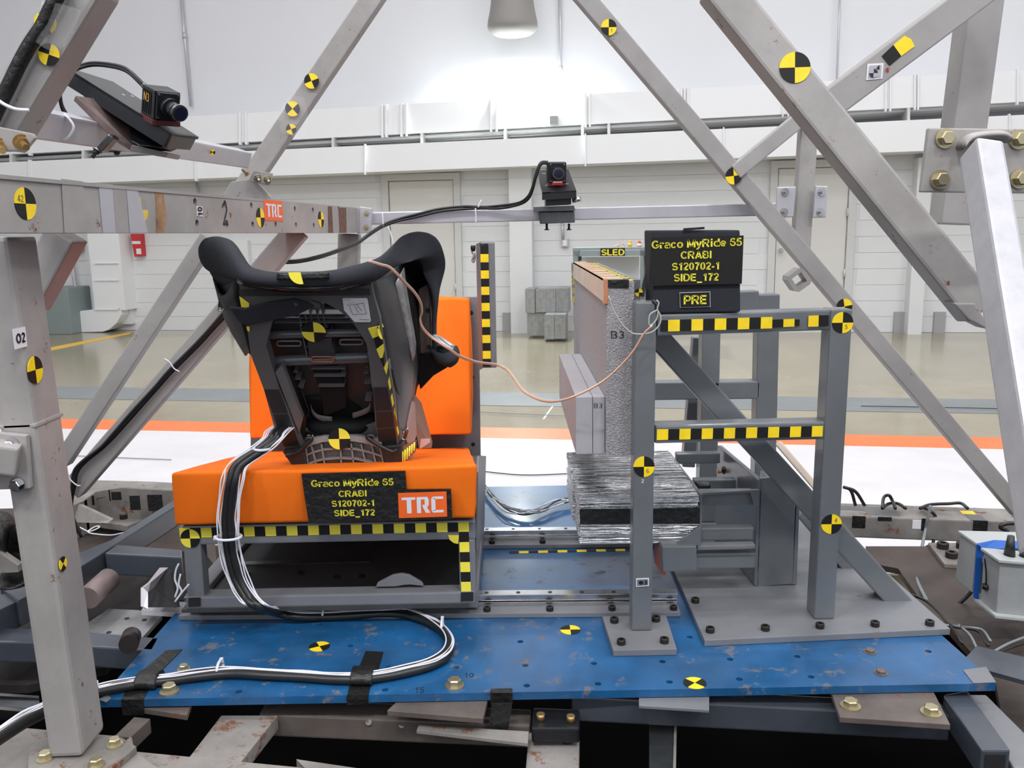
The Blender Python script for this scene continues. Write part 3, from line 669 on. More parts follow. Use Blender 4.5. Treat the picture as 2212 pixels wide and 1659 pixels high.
for n_, x0, y0, x1, y1, Y, wp in (('upper_tube', 1514, 1078, 1628, 1077, 2.0, 31), ('lower_tube', 1514, 1155, 1628, 1153, 2.0, 28), ('bottom_tube', 1500, 1213, 1632, 1211, 1.97, 34), ('rear_tube', 1462, 992, 1556, 990, 2.30, 23), ('centre_tube', 1500, 1049, 1590, 1048, 2.17, 24)):
    bar(n_, x0, y0, Y, x1, y1, Y, wp, .030, grey, hm, bev=.003)
bar('shelf_bar', 1506, 1184, 1.95, 1632, 1181, 1.95, 9, .025, greyl, hm, bev=.002)
quad('end_box', [(1432, 1236, 1.93), (1505, 1233, 1.93), (1505, 1180, 1.93), (1430, 1180, 1.93)], (0, .08, 0), grey, hm, bev=.003)
lab(quad('copper_pad', [(1414, 1216, 2.02), (1431, 1243, 1.94), (1431, 1184, 1.94), (1413, 1178, 2.02)], (.008, 0, 0), M('red_brown_pad', (.38, .11, .06), .5), hm), 'red brown pad')
quad('gusset', [(1460, 1178, 1.94), (1513, 1178, 1.94), (1513, 1136, 1.94)], (0, .012, 0), grey, hm, bev=.001)
quad('top_gusset', [(1506, 1066, 1.98), (1640, 1058, 1.98), (1640, 1095, 1.98), (1630, 1095, 1.98), (1620, 1062, 1.98), (1516, 1070, 1.98)], (0, .008, 0), grey, hm)
cyl('clamp_knob', P(1567, 1016, 2.3), P(1590, 1010, 2.26), .013, boltk, hm); cyl('bolt', P(1549, 1018, 2.3), P(1570, 1016, 2.3), .006, cop, hm)
esweep('rubber_grip', [(P(1500, 1048, 2.14), ZZ * .006, YY * .006), (P(1508, 1050, 2.14), ZZ * .014, YY * .014), (P(1530, 1050, 2.14), ZZ * .012, YY * .012), (P(1534, 1050, 2.14), ZZ * .004, YY * .004)], blackp, hm)
# honeycomb: layered sheets
def sheets(name, x0, x1, y0, y1, z0, z1, nl, mat, parent, jit=.003, vert=False):
    vs = []; fs = []
    for i in range(nl):
        a0 = z0 + (z1 - z0) * i / nl; a1 = a0 + (z1 - z0) / nl * .82; j = [random.uniform(-jit, jit) for _ in range(4)]; b = len(vs)
        q = [(x0 + j[0], y0 + j[1]), (x1 + j[2], y0 + j[1]), (x1 + j[2], y1 + j[3]), (x0 + j[0], y1 + j[3])]
        vs += [V((x, y, a0)) for x, y in q] + [V((x, y, a1 + random.uniform(-.001, .001))) for x, y in q]
        fs += [[b, b + 1, b + 2, b + 3], [b + 4, b + 5, b + 6, b + 7]] + [[b + k, b + (k + 1) % 4, b + 4 + (k + 1) % 4, b + 4 + k] for k in range(4)]
    o = mk(name, vs, fs, mat, parent, fix=False); o['kind'] = 'stuff'; return o
def ribs(name, x0, x1, y0, y1, z0, z1, n, mat, parent):   # thin ridges running along x on the top
    vs = []; fs = []
    for i in range(n):
        a0 = y0 + (y1 - y0) * i / n; a1 = a0 + (y1 - y0) / n * .7; h = random.uniform(.001, .006); e = random.uniform(-.004, .004); b = len(vs)
        for zz in (z0, z1 + h - .003):
            vs += [V((x0 + e, a0, zz)), V((x1, a0, zz)), V((x1, a1, zz)), V((x0 + e, a1, zz))]
        fs += [[b, b + 1, b + 2, b + 3], [b + 4, b + 5, b + 6, b + 7]] + [[b + k, b + (k + 1) % 4, b + 4 + (k + 1) % 4, b + 4 + k] for k in range(4)]
    o = mk(name, vs, fs, mat, parent, fix=False); o['kind'] = 'stuff'; return o
hx0, hx1 = P(1253, 1120, 1.97).x, pl1.x - .001; hz1 = pl1.z - .003; hz0 = P(1400, 1172, 1.97).z
hc = thing('honeycomb_block', 'shiny layered aluminium honeycomb block lying on its side behind the near post', 'block', V(((hx0 + hx1) / 2, 2.1, hz0)))
sheets('sheet_stack', hx0, hx1, 1.972, 2.13, hz0, hz1 - .004, 16, honey, hc)
ribs('top_sheets', hx0 + .002, hx1, 1.974, 2.13, hz1 - .012, hz1, 24, honey, hc)
hxb = hx1 - .004
sheets('sheet_stack', hx0 - .004, hxb, 2.135, 2.36, hz0, hz1 - .001, 16, honey, hc)
ribs('top_sheets', hx0 - .004, hxb, 2.137, 2.36, hz1 - .010, hz1 + .006, 30, honey, hc)
lab(quad('black_tape_band', [(1253, 1133, 1.967), (1512, 1131, 1.967), (1512, 1098, 1.967), (1252, 1100, 1.967)], (0, .002, 0), tapek, hc), 'dark tape band along the front')
# ================================================================ FOAM PANEL AND ARMREST BLOCK
fp = thing('foam_panel', 'tall grey foam door panel marked B3 standing left of the near post', 'panel', V((P(1340, 984, 1.85).x, 2.3, P(1340, 984, 1.85).z)))
fr, frb = P(1369, 984, 1.85), P(1369, 612, 1.85); fl0, fl1 = P(1310, 984, 1.85), P(1310, 604, 1.85)
yb = 2.82; xl = (fl0.x + fl1.x) / 2; xr = (fr.x + frb.x) / 2; zb_, zt_ = fr.z, (frb.z + fl1.z) / 2
prism('foam_body', [V((xl, 1.85, zb_)), V((xr, 1.85, zb_)), V((xr, 1.85, zt_)), V((xl, 1.85, zt_))], (0, yb - 1.85, 0), foam, fp, bev=.002)
textpx('B3', 1334, 723, FRONT(1.849), 17, 30, ink, fp, name='handwritten_mark', bold=-.015)
# balsa / copper foil strip wrapped along the top left edge
zf = P(1310, 655, 1.85).z
prism('contact_strip', [V((xl - .004, 1.856, zf)), V((xl - .004, 2.78, zf)), V((xl - .004, 2.78, zt_ + .004)), V((xl - .004, 1.856, zt_ + .004))], (.004, 0, 0), wood, fp)
prism('contact_strip', [V((xl - .004, 1.856, zt_)), V((xl - .004, 2.78, zt_)), V((xl + .035, 2.78, zt_)), V((xl + .035, 1.856, zt_))], (0, 0, .005), M('copper_coloured_strip', (.52, .40, .27), .45, .2, nz=(40, .35)), fp)
prism('copper_foil', [V((xl - .006, 1.848, zf - .002)), V((xl + .003, 1.848, zf - .002)), V((xl + .003, 1.848, zt_ + .006)), V((xl - .006, 1.848, zt_ + .006))], (0, .02, 0), copper, fp, bev=.001)
prism('black_tape', [V((xl + .002, 1.847, zt_ - .012)), V((xr - .012, 1.847, zt_ - .014)), V((xr - .012, 1.847, zt_ + .004)), V((xl + .002, 1.847, zt_ + .004))], (0, .05, 0), tapek, fp, bev=.001)
for i in range(8): prism('foil_band', [V((xl - .0045, 1.95 + i * .1, zt_ + .0052)), V((xl - .0045, 1.958 + i * .1, zt_ + .0052)), V((xl + .036, 1.958 + i * .1, zt_ + .0052)), V((xl + .036, 1.95 + i * .1, zt_ + .0052))], (0, 0, .0008), copper, fp)
a = V((xl + .036, 1.87, zt_ + .0004)); checker(a, a + YY * .9, X * .024, 26, fp, first=1, n=ZZ)
# far edge board with yellow lettering
prism('label_board', [V((xl - .012, 2.55, zt_ - .28)), V((xl - .012, 2.84, zt_ - .20)), V((xl - .012, 2.84, zt_ + .012)), V((xl - .012, 2.55, zt_ - .0))], (.006, 0, 0), greyl, fp) if False else None
q = [(1234, 568, 2.84), (1253, 572, 2.70), (1252, 678, 2.70), (1236, 650, 2.84)]
quad('label_board', q, (.012, .0, 0), greyl, fp)
pa, pb_ = P(1236, 590, 2.83), P(1251, 592, 2.70)
for i, s in enumerate(('Graco MyRide', 'CRABI', 'S120702', 'SIDE')):
    c = P(1243.5, 588 + i * 19 + 2, 2.765); u = (P(1253, 590, 2.70) - P(1234, 588, 2.84)).normalized()
    text(s, c + V((-.003, -.001, 0)), u, ZZ, .017, .1, txty, fp)
yy_ = P(1394, 590, 2.0)
lab(prism('side_board', [V((xr + .001, 1.862, zf - .10)), V((xr + .014, 1.862, zf - .10)), V((xr + .014, 1.862, zt_ + .002)), V((xr + .001, 1.862, zt_ + .002))], (0, .9, 0), grey, fp), 'grey backing board')
c = P(1380, 632, 1.861); marker(c, X, ZZ, .0085, fp, ya=1)
ar = thing('armrest_block', 'smaller smooth grey foam armrest block marked B3 fixed low on the tall foam panel', 'block', V((P(1275, 984, 1.86).x, 2.1, P(1275, 984, 1.86).z)))
ax0 = P(1244, 980, 1.87).x; axm = P(1281, 980, 1.87).x; az0 = P(1275, 981, 1.87).z; az1 = P(1275, 857, 1.87).z; ayb = 2.52
prism('foam_layer', [V((ax0, 1.87, az0)), V((axm - .001, 1.87, az0)), V((axm - .001, 1.87, az1)), V((ax0, 1.87, az1))], (0, ayb - 1.87, 0), foam2, ar, bev=.0015)
prism('foam_layer', [V((axm, 1.87, az0)), V((xl - .001, 1.87, az0)), V((xl - .001, 1.87, az1)), V((axm, 1.87, az1))], (0, ayb - 1.87, 0), foam2, ar, bev=.0015)
textpx('B3', 1292, 876, FRONT(1.869), 11, 19, ink, ar, name='handwritten_mark', bold=-.01)
# ================================================================ SIGN BOX
sb = thing('test_sign_box', 'black box sign with yellow lettering standing on the barrier top tube', 'sign', P(1506, 677, 1.84))
quad('box_body', [(1412, 677, 1.815), (1600, 674, 1.815), (1599, 497, 1.815), (1409, 498, 1.815)], (0, .11, 0), fabk, sb, bev=.004)
lbd = dec('label_board', [(1401, 618), (1602.5, 613), (1606.5, 508.6), (1406, 513.5)], 1.812, blk, sb, t=.004)
dec('tape_fold', [(1475, 499), (1522, 495), (1522, 490), (1477, 493)], 1.814, tapek, sb, t=.003)
for s, x, y, h, wd in (('Graco MyRide 65', 1505, 525.5, 17, 195), ('CRABI', 1504, 550.5, 16, 67), ('S120702-1', 1503, 575, 16, 103), ('SIDE_172', 1504, 599, 16, 97)):
    textpx(s, x, y, FRONT(1.807), h, wd, txty, lbd, ang=.018 if len(s) > 12 else .006)
dec('small_label_board', [(1469, 665), (1535, 663), (1534, 630), (1468, 632)], 1.8135, wsti, sb); lb2 = dec('small_label_board', [(1470, 664), (1534, 662), (1533, 631), (1469, 633)], 1.8122, blk, sb)
textpx('PRE', 1502, 647.5, FRONT(1.8100), 19, 50, txty, lb2)
# ================================================================ BENCH SEAT FRAME
bn = thing('seat_bench_frame', 'grey welded tube seat bench frame edged with yellow and black checker tape', 'frame', P(710, 1312, 1.95))
yS = 1.88
bar('top_front_tube', 388, 1158, yS, 1027, 1145, yS, 42, .04, greyl, bn)
bar('bottom_front_tube', 402, 1303, yS - .005, 1026, 1291, yS - .005, 27, .045, greyl, bn)
vpost('leg', 414, 1172, 423, 1292, yS, 38, .04, greyl, bn); vpost('leg', 1008, 1165, 1011, 1284, yS, 36, .04, greyl, bn)
for x in (405, 1012):
    a = P(x, 1300 if x < 500 else 1290, yS); facebox('bottom_side_tube', a + YY * .04, a + YY * .52, .04, .045, greyl, bn, nrm=(0, 0, 1))
    a = P(x, 1150, yS); facebox('top_side_tube', a + YY * .04, a + YY * .52, .04, .045, greyl, bn, nrm=(0, 0, 1))
a, b = P(420, 1300, yS) + YY * .53, P(1010, 1290, yS) + YY * .53; facebox('bottom_rear_tube', a, b, .035, .04, greyl, bn)
a, b = P(420, 1158, yS) + YY * .53, P(1010, 1148, yS) + YY * .53; facebox('top_rear_tube', a, b, .04, .04, greyl, bn)
a, b = P(400, 1152, yS) + YY * .001, P(1015, 1140, yS) + YY * .001
prism('seat_pan', [P(395, 1137, yS - .02), P(1025, 1124, yS - .02), P(1025, 1124, yS - .02) + YY * .56, P(395, 1137, yS - .02) + YY * .56], (0, 0, -.004), greyl, bn)
# open tube ends
for x, y, sz_ in ((420, 1301, 26), (1009, 1289, 27)):
    dec('tube_opening', [(x - sz_ / 2, y + 10), (x + sz_ / 2, y + 9), (x + sz_ / 2, y - 10), (x - sz_ / 2, y - 9)], yS - .006, hole, bn)
# lifting lug on the bottom tube
pts = [(812, 1268), (815, 1260), (848, 1243), (866, 1240), (884, 1243), (911, 1259), (915, 1266), (886, 1263), (870, 1264), (856, 1267)]
quad('lifting_lug', [(x, y, 1.9) for x, y in pts], (0, .01, 0), greyl, bn, bev=.0015)
tapebar(388, 1151, 1013, 1137, yS, yS, 23, 27, bn, first=1, mats=[blk, yelp])
a, b = P(1002, 1149, yS - .0008), P(1008, 1299, yS - .0008); w_ = S(21, a)
checker(a - X * w_ / 2, b - X * w_ / 2, X * w_, 7, bn, first=0, n=-YY, mats=[blk, yelp])
pmark(411, 1163, yS - .002, 21, bn, ya=1, mats=[blk, yelp]); 
c = P(991, 1151, yS - .001); marker(c, X, ZZ, S(22, c), bn, ya=1) if False else None
quad('quarter_target', [(968, 1156, yS - .002), (991, 1156, yS - .002), (990, 1175, yS - .002), (980, 1173, yS - .002), (971, 1166, yS - .002)], (0, .001, 0), yelp, bn)
# carriage plate under the bench, its dark colour standing in for the shadow there
prism('carriage_plate', [P(392, 1317, 1.87), P(1012, 1305, 1.87), P(1012, 1305, 1.87) + YY * .5, P(392, 1317, 1.87) + YY * .5], (0, 0, -.008), M('shadow_dark_plate', (.035, .037, .04), .6, 0, nz=(8, .3)), bn)
# back board, side plate, pole
quad('back_board', [(541, 1120, 2.46), (1040, 1110, 2.46), (1034, 641, 2.52), (541, 650, 2.52)], (0, .012, 0), greyl, bn, bev=.002)
for x, y in ((1018, 676), (1020, 815), (1022, 960)): bolt(P(x, y, 2.455 + (960 - y) * .0001), (0, -1, 0), .006, bn, 'nut', boltk, L=.4)
a, b = P(1029, 985, 1.93), P(1044, 988, 2.38)
prism('side_plate', [P(1028, 1190, 1.9), P(1029, 1020, 1.9), P(1031, 985, 2.0), P(1047, 985, 2.35), P(1043, 1150, 2.3)], (.004, 0, 0), greyl, bn)
pole = vpost('marker_pole', 1053, 523, 1058, 795, 2.36, 31, .012, greyl, bn)
prism('pole_side', [P(1028, 527, 2.40), P(1038, 523, 2.362), P(1043, 795, 2.362), P(1034, 800, 2.40)], (.004, .01, 0), greyl, bn)
a, b = P(1046, 531, 2.358), P(1052, 792, 2.358); w_ = S(17.5, a); checker(a - X * w_ / 2, b - X * w_ / 2, X * w_, 15, bn, first=0, n=-YY)
dec('black_tape', [(1036, 531), (1055, 531), (1054, 526), (1036, 527)], 2.358, tapek, bn)
cable('carabiner', [P(x, y, 2.37) for x, y in ((1022, 532), (1020, 545), (1024, 552), (1020, 562), (1023, 566), (1026, 556), (1024, 545))], .0025, steel, bn)
esweep('rubber_cap', [(P(1022, 530, 2.37), X * .006, YY * .006), (P(1022, 536, 2.37), X * .007, YY * .007), (P(1022, 543, 2.37), X * .005, YY * .005)], blackp, bn)
# ================================================================ CUSHIONS
def cushion(name, label, cat, corners, n=14, puff=.012, seed=1, mat=orange, r=.03):
    """corners: 8 points front(bl,br,tr,tl) then back; rounded soft block"""
    c = [V(q) for q in corners]
    cx = sum(c, V((0, 0, 0))) / 8
    vs = []; fs = []; idx = {}
    nx, ny, nz_ = n, max(4, n // 2), max(3, n // 3)
    rnd = random.Random(seed)
    def tri(u, v, w_):
        f = c[0].lerp(c[1], u).lerp(c[3].lerp(c[2], u), w_); b = c[4].lerp(c[5], u).lerp(c[7].lerp(c[6], u), w_); return f.lerp(b, v)
    def add(i, j, k):
        if (i, j, k) not in idx:
            p = tri(i / nx, j / ny, k / nz_)
            bul = [math.sin(math.pi * t) ** .6 for t in (i / nx, j / ny, k / nz_)]
            d = V((0, 0, 0))
            q = (p - cx)
            if j in (0, ny): d += (c[0] - c[4]).normalized() * (puff if j == 0 else -puff) * .6 * bul[0] * bul[2]
            if k in (0, nz_): d += (c[3] - c[0]).normalized() * (puff if k == nz_ else -puff * .2) * bul[0] * bul[1]
            if i in (0, nx): d += (c[1] - c[0]).normalized() * (puff if i == nx else -puff) * .5 * bul[1] * bul[2]
            d += V((rnd.uniform(-1, 1), rnd.uniform(-1, 1), rnd.uniform(-1, 1))) * .0012
            idx[(i, j, k)] = len(vs); vs.append(p + d)
        return idx[(i, j, k)]
    for i in range(nx):
        for j in range(ny):
            for k in (0, nz_): fs.append([add(i, j, k), add(i + 1, j, k), add(i + 1, j + 1, k), add(i, j + 1, k)])
        for k in range(nz_):
            for j in (0, ny): fs.append([add(i, j, k), add(i + 1, j, k), add(i + 1, j, k + 1), add(i, j, k + 1)])
    for j in range(ny):
        for k in range(nz_):
            for i in (0, nx): fs.append([add(i, j, k), add(i, j + 1, k), add(i, j + 1, k + 1), add(i, j, k + 1)])
    t = thing(name, label, cat, cx - ZZ * .05)
    o = mk('cushion_cover', vs, fs, mat, t, bev=.008, seg=3, smooth=True)
    return t
sc = cushion('seat_cushion', 'orange upholstered seat cushion with a black test label on its front', 'cushion',
    [P(377, 1135, 1.85), P(1027, 1119, 1.85), P(1030, 1004, 1.83), P(368, 1022, 1.83),
     P(560, 1040, 2.42), P(1020, 1030, 2.42), P(1012, 966, 2.42), P(545, 974, 2.42)], puff=.008, seed=3)
bc = cushion('back_cushion', 'orange upholstered back cushion standing behind the black child seat', 'cushion',
    [P(540, 948, 2.34), P(1018, 938, 2.34), P(1013, 645, 2.45), P(543, 652, 2.45),
     P(545, 930, 2.44), P(1020, 922, 2.44), P(1015, 645, 2.54), P(545, 652, 2.54)], puff=.012, seed=5)
yL = 1.822
lb_pl = FRONT(yL)
ltp = quad('label_tape', [(x, y, yL) for x, y in ((651, 1024), (875, 1018), (878, 1058), (974, 1057), (977, 1121), (667, 1131), (656, 1062))], (0, .006, 0), tapek, sc)
for s, x, y, h, wd in (('Graco MyRide 65', 761, 1042.5, 15.5, 178), ('CRABI', 762, 1066, 14, 61), ('S120702-1', 763, 1087, 14, 93), ('SIDE_172', 766, 1107.5, 14, 88)):
    textpx(s, x, y, FRONT(yL - .001), h, wd, txty, ltp, ang=.006)
a = P(862, 1119, yL - .001); b = P(966, 1115.5, yL - .001); c = P(862, 1065, yL - .001)
trc(a, (b - a).normalized(), ZZ, (b - a).length, (c - a).length, sc)
# ================================================================ CHILD SEAT (its back faces the camera)
cs = thing('child_seat', 'charcoal and black child car seat strapped on the orange bench, its back to the viewer', 'child seat', P(735, 1004, 2.05))
SO = P(657, 970, 1.93); ST = P(657, 603, 1.72); SU = X; SVv = (ST - SO).normalized(); SN = SU.cross(SVv).normalized(); SVv = SN.cross(SU)
def sp3(px, py, off=0.0): return PL(px, py, SO + SN * off, SN)
def s2(px, py, off=0.0): return uv(sp3(px, py, off), SO, SU, SVv)
outline = [(514, 603), (800, 603), (810, 650), (821, 690), (836, 787), (846, 840), (854, 900), (861, 972), (820, 966), (811, 918), (806, 840), (803, 835), (797, 779), (792, 743), (778, 719), (757, 690), (729, 668), (699, 653), (669, 647), (639, 653), (606, 672), (587, 696), (575, 747), (586, 785), (603, 841), (622, 885), (639, 930), (655, 969), (612, 973), (599, 946), (570, 841), (542, 767), (532, 700)]
def spoly(name, pts, off, t, mat, bev=0, parent=None):
    return prism(name, [sp3(x, y, off) for x, y in pts], -SN * t, mat, parent or cs, bev=bev)
holed('back_frame', SO, SU, SVv, SN, [s2(x, y) for x, y in outline], [], .03, dgrey, cs)
# recessed shell floor and its ribs
spoly('back_shell', [(560, 640), (800, 640), (812, 780), (822, 915), (650, 925), (560, 760)], -.07, .006, M('dark_plastic', (.035, .037, .04), .5), parent=cs)
spoly('light_block_top', [(560, 640), (800, 640), (800, 622), (560, 622)], -.03, .055, M('dark_plastic', (), 0))  # cap added to keep overhead light out of the recess
spoly('light_block_side', [(560, 640), (566, 640), (566, 780), (560, 760)], -.03, .055, M('dark_plastic', (), 0))  # side strip added to block light entering behind the frame
RIBM = M('rib_plastic', (.12, .12, .125), .45)
def rib(pts, off, h=.03, w_=2.2, mat=None, name='rib'):
    for (x0, y0), (x1, y1) in zip(pts[:-1], pts[1:]):
        a, b = sp3(x0, y0, off), sp3(x1, y1, off); facebox(name, a, b, S(w_, a), h, mat or RIBM, cs, nrm=SN, bev=0)
for y, x0, x1 in ((679, 645, 742), (687, 612, 752), (697, 592, 765)): rib([(x0, y), (x1, y)], -.03)
for x0, y0, x1, y1 in ((645, 678, 652, 705), (658, 678, 664, 700), (668, 670, 676, 702), (682, 668, 690, 700), (694, 664, 703, 706), (648, 700, 668, 792), (712, 720, 722, 775), (684, 735, 692, 765)): rib([(x0, y0), (x1, y1)], -.03)
for x0, x1, y in ((662, 708, 708), (660, 715, 750), (664, 718, 763), (672, 746, 797), (678, 746, 813), (688, 744, 835)): rib([(x0, y), (x1, y)], -.035)
# two horizontal rolls
for xa, ya, xb, yb, r in ((585, 723, 782, 718, 9), (594, 780, 795, 772, 12)):
    a, b = sp3(xa, ya, -.035), sp3(xb, yb, -.035); k = S(r, a)
    esweep('cross_roll', [(a - X * .002, SVv * k * .6, SN * k * .6), (a, SVv * k, SN * k), (a.lerp(b, .33), SVv * k, SN * k), (a.lerp(b, .66), SVv * k, SN * k), (b, SVv * k, SN * k), (b + X * .002, SVv * k * .6, SN * k * .6)], M('roll_plastic', (.085, .088, .098), .35, 0, coat=.3), cs, sub=2)
    # flat face under each roll
# belt slots
def loop(cx, cy, w_, h, off, r, mat, name, sk=0):
    q = [(cx - w_, cy), (cx - w_ * .85, cy - h), (cx, cy - h * 1.05), (cx + w_ * .85, cy - h), (cx + w_, cy), (cx + w_ * .85, cy + h), (cx, cy + h * 1.05), (cx - w_ * .85, cy + h), (cx - w_, cy)]
    return cable(name, [sp3(x, y, off) for x, y in q], r, mat, cs, sub=3, n=6)
loop(624, 742, 26, 5, -.03, .0022, RIBM, 'belt_slot'); loop(759, 739, 25, 5, -.03, .0022, RIBM, 'belt_slot')
sh0 = M('strap_black', (.014, .014, .016), .8, 0, spec=.2)
# central adjuster with orange edged slot
spoly('adjuster_panel', [(664, 735), (716, 730), (721, 785), (670, 790)], -.028, .02, M('dark_plastic', (), 0), bev=.001)
lab(loop(697, 776, 24, 5, -.022, .0016, M('orange_brown_trim', (.45, .14, .05), .45), 'slot_trim'), 'orange edged slot')
spoly('slot_opening', [(676, 781), (718, 780), (717, 772), (675, 773)], -.0265, .001, hole)
spoly('adjuster_strap', [(672, 790), (728, 786), (748, 840), (748, 880), (700, 900), (694, 850)], -.045, .01, sh0, bev=.001)
for x0, y0, x1, y1 in ((634, 803, 642, 806), (636, 818, 648, 821), (644, 835, 655, 839), (788, 793, 795, 793), (786, 806, 796, 806), (787, 828, 800, 828), (788, 865, 802, 865)): rib([(x0, y0), (x1, y1)], -.04)
rib([(618, 792), (640, 850), (664, 900)], -.04, w_=3)
# light flap beside the left leg
spoly('recline_flap', [(594, 805), (609, 789), (654, 906), (646, 938)], -.004, .02, M('mid_grey_plastic', (.14, .14, .145), .45), bev=.001)
spoly('flap_edge', [(609, 789), (620, 792), (661, 905), (658, 950), (646, 946), (654, 906)], -.02, .03, blackp)
# hollow legs: three dark cells each
for cells in ([((570, 842), (603, 842), (621, 892), (589, 893)), ((590, 896), (622, 895), (634, 928), (601, 930)), ((602, 932), (635, 931), (647, 963), (613, 964))],
              [((807, 837), (836, 837), (845, 886), (811, 888)), ((812, 891), (846, 890), (850, 923), (814, 925)), ((815, 928), (851, 926), (857, 962), (819, 963))]):
    for c_ in cells: spoly('leg_cell', c_, .0015, .001, M('cell_black', (.016, .017, .02), .5))
spoly('leg_rail', [(846, 840), (836, 787), (840, 787), (852, 860), (862, 972), (858, 972)], .004, .03, dgrey, bev=.001)
# lower shell collar, black lip and grey base plate
sh = M('black_shell', (.007, .008, .009), .55, 0, spec=.2)
esweep('shell_lip', [(sp3(650, 905, -.06), SVv * .008, SN * .02), (sp3(690, 916, -.05), SVv * .020, SN * .03), (sp3(735, 920, -.045), SVv * .024, SN * .03), (sp3(780, 914, -.05), SVv * .020, SN * .03), (sp3(812, 902, -.06), SVv * .008, SN * .02)], sh, cs)
esweep('inner_shell', [(sp3(700, 850, -.075), X * .05, SN * .012), (sp3(715, 890, -.07), X * .08, SN * .015), (sp3(730, 912, -.07), X * .07, SN * .015)], sh, cs)
for pts in (((672, 878), (676, 890), (690, 902), (718, 906)), ((800, 874), (796, 884), (778, 893), (762, 898))):
    esweep('shell_collar', [(sp3(x, y, -.04), SVv * .008, SN * .004) for x, y in pts], M('mid_grey_plastic', (), 0), cs)
spoly('lower_plate', [(655, 925), (812, 918), (819, 965), (645, 972)], -.03, .012, M('mid_grey_plastic', (), 0), bev=.001)
# base foot on the cushion: curved ribbed grid
by = 1.915
arc_t = [(657, 958), (672, 950), (697, 943), (733, 940), (769, 942), (797, 948), (824, 957)]
quad('base_foot', [(x, y, by + .02) for x, y in arc_t + [(829, 1004), (735, 1008), (662, 1006)]], (0, .22, 0), lgp, cs, bev=.002)
quad('base_rim', [(x, y, by) for x, y in arc_t] + [(x, y + 12, by) for x, y in arc_t[::-1]], (0, .04, 0), M('pale_plastic', (.26, .25, .245), .45), cs)
for dy in (27, 48): quad('base_rib', [(x, y + dy, by + .002) for x, y in arc_t] + [(x, y + dy + 3.5, by + .002) for x, y in arc_t[::-1]], (0, .03, 0), lgp, cs)
for x0, x1, k in ((672, 683, 1), (694, 701, 1), (735, 737, 1), (758, 764, 1), (780, 790, 1), (803, 812, 1), (820, 829, 1), (660, 664, 1)):
    bar('base_rib', x0, 955 + abs(x0 - 735) * .10, by + .002, x1, 1004, by + .002, 3, .03, lgp, cs, bev=0)
quad('seat_foot', [(609, 975, by - .004), (657, 966, by - .004), (664, 1010, by - .004), (634, 1011, by - .004)], (0, .14, 0), blackp, cs, bev=.003)
quad('seat_foot', [(822, 965, by - .004), (868, 960, by - .004), (868, 1003, by - .004), (832, 1005, by - .004)], (0, .16, 0), blackp, cs, bev=.003)
for pts in (((618, 985), (645, 975), (662, 960), (672, 950), (671, 946), (664, 947), (662, 951)), ((858, 972), (845, 975), (815, 960), (800, 950), (794, 946), (795, 942), (803, 941), (808, 945))):
    cable('strap_hook', [P(x, y, by - .012) for x, y in pts], .005, blackp, cs)
spoly('code_target', [(660, 950), (682, 950), (682, 933), (660, 934)], -.025, .002, blk); text('@4', sp3(671, 942, -.024), X, SVv, .011, .015, wsti, cs)
c = P(733, 948, by - .003); marker(c, X, ZZ, S(23.5, c), cs, mats=[blk, yelp], ya=1)
c = sp3(678, 717, -.022); marker(c, X, SVv, S(26, c), cs, mats=[blk, yelp], ya=1, ang=-.08)
# side shell (right) and inner liner
c0 = [(800, 600, 1.735), (812, 660, 1.765), (825, 720, 1.80), (838, 795, 1.84), (850, 880, 1.885), (863, 975, 1.935)]
c1 = [(830, 588, 1.82), (848, 650, 1.83), (862, 720, 1.86), (872, 800, 1.90), (872, 885, 1.945), (868, 968, 1.98)]
c2 = [(857, 574, 1.92), (876, 640, 1.94), (892, 720, 1.97), (899, 795, 2.0), (890, 870, 2.02), (876, 958, 2.03)]
TP = lambda c: [P(*q) for q in c]
loft('side_shell', [TP(c0), TP(c1), TP(c2)], dgloss, cs, thick=.006)
esweep('shell_ridge', [(P(846, 796, 1.84), X * .002, YY * .002), (P(848, 800, 1.845), X * .004, YY * .004), (P(857, 840, 1.87), X * .003, YY * .003), (P(863, 853, 1.88), X * .0015, YY * .0015)], dgloss, cs)
# silver instruction label on the side shell
sl = [(873, 578, 1.905), (878, 620, 1.915), (888, 680, 1.93), (899, 744, 1.95), (892, 783, 1.955)]; sr = [(854, 611, 1.87), (862, 645, 1.88), (872, 690, 1.90), (882, 737, 1.925), (890, 778, 1.95)]
loft('instruction_label', [[P(x, y, Y - .012) for x, y, Y in sr], [P(x, y, Y - .012) for x, y, Y in sl]], M('silver_label', (.30, .30, .30), .3, .3, nz=(60, .35)), cs, thick=.001, sub=2, subc=2)
for t0 in (.25, .45, .62, .8):
    a = P(*sr[0]).lerp(P(*sr[-1]), t0); b = P(*sl[0]).lerp(P(*sl[-1]), t0 * .95)
    cable('label_line', [a + V((-.004, -.018, 0)), b + V((-.004, -.016, .004))], .0006, ink, cs, sub=1, n=4)
c3 = [(872, 556, 1.90), (912, 556, 1.97), (938, 596, 2.03), (938, 690, 2.07), (936, 760, 2.10), (915, 800, 2.12)]
ci = [(864, 566, 1.99), (896, 600, 2.06), (914, 680, 2.10), (918, 740, 2.12), (910, 800, 2.13), (892, 860, 2.1)]
loft('inner_liner', [TP(c2), TP(ci), TP(c3)], sh, cs, thick=.005)
quad('inner_pad', [(903, 625, 2.03), (925, 612, 2.05), (932, 700, 2.06), (930, 762, 2.07), (908, 765, 2.05), (905, 700, 2.04)], (.01, .02, 0), M('brown_grey_plastic', (.075, .06, .055), .6), cs, bev=.003)
for x, y in ((924, 671), (927, 750)): cyl('peg_hole', P(x, y, 2.028 if y < 700 else 2.04), P(x, y, 2.04 if y < 700 else 2.052), .006, hole, cs, n=12)
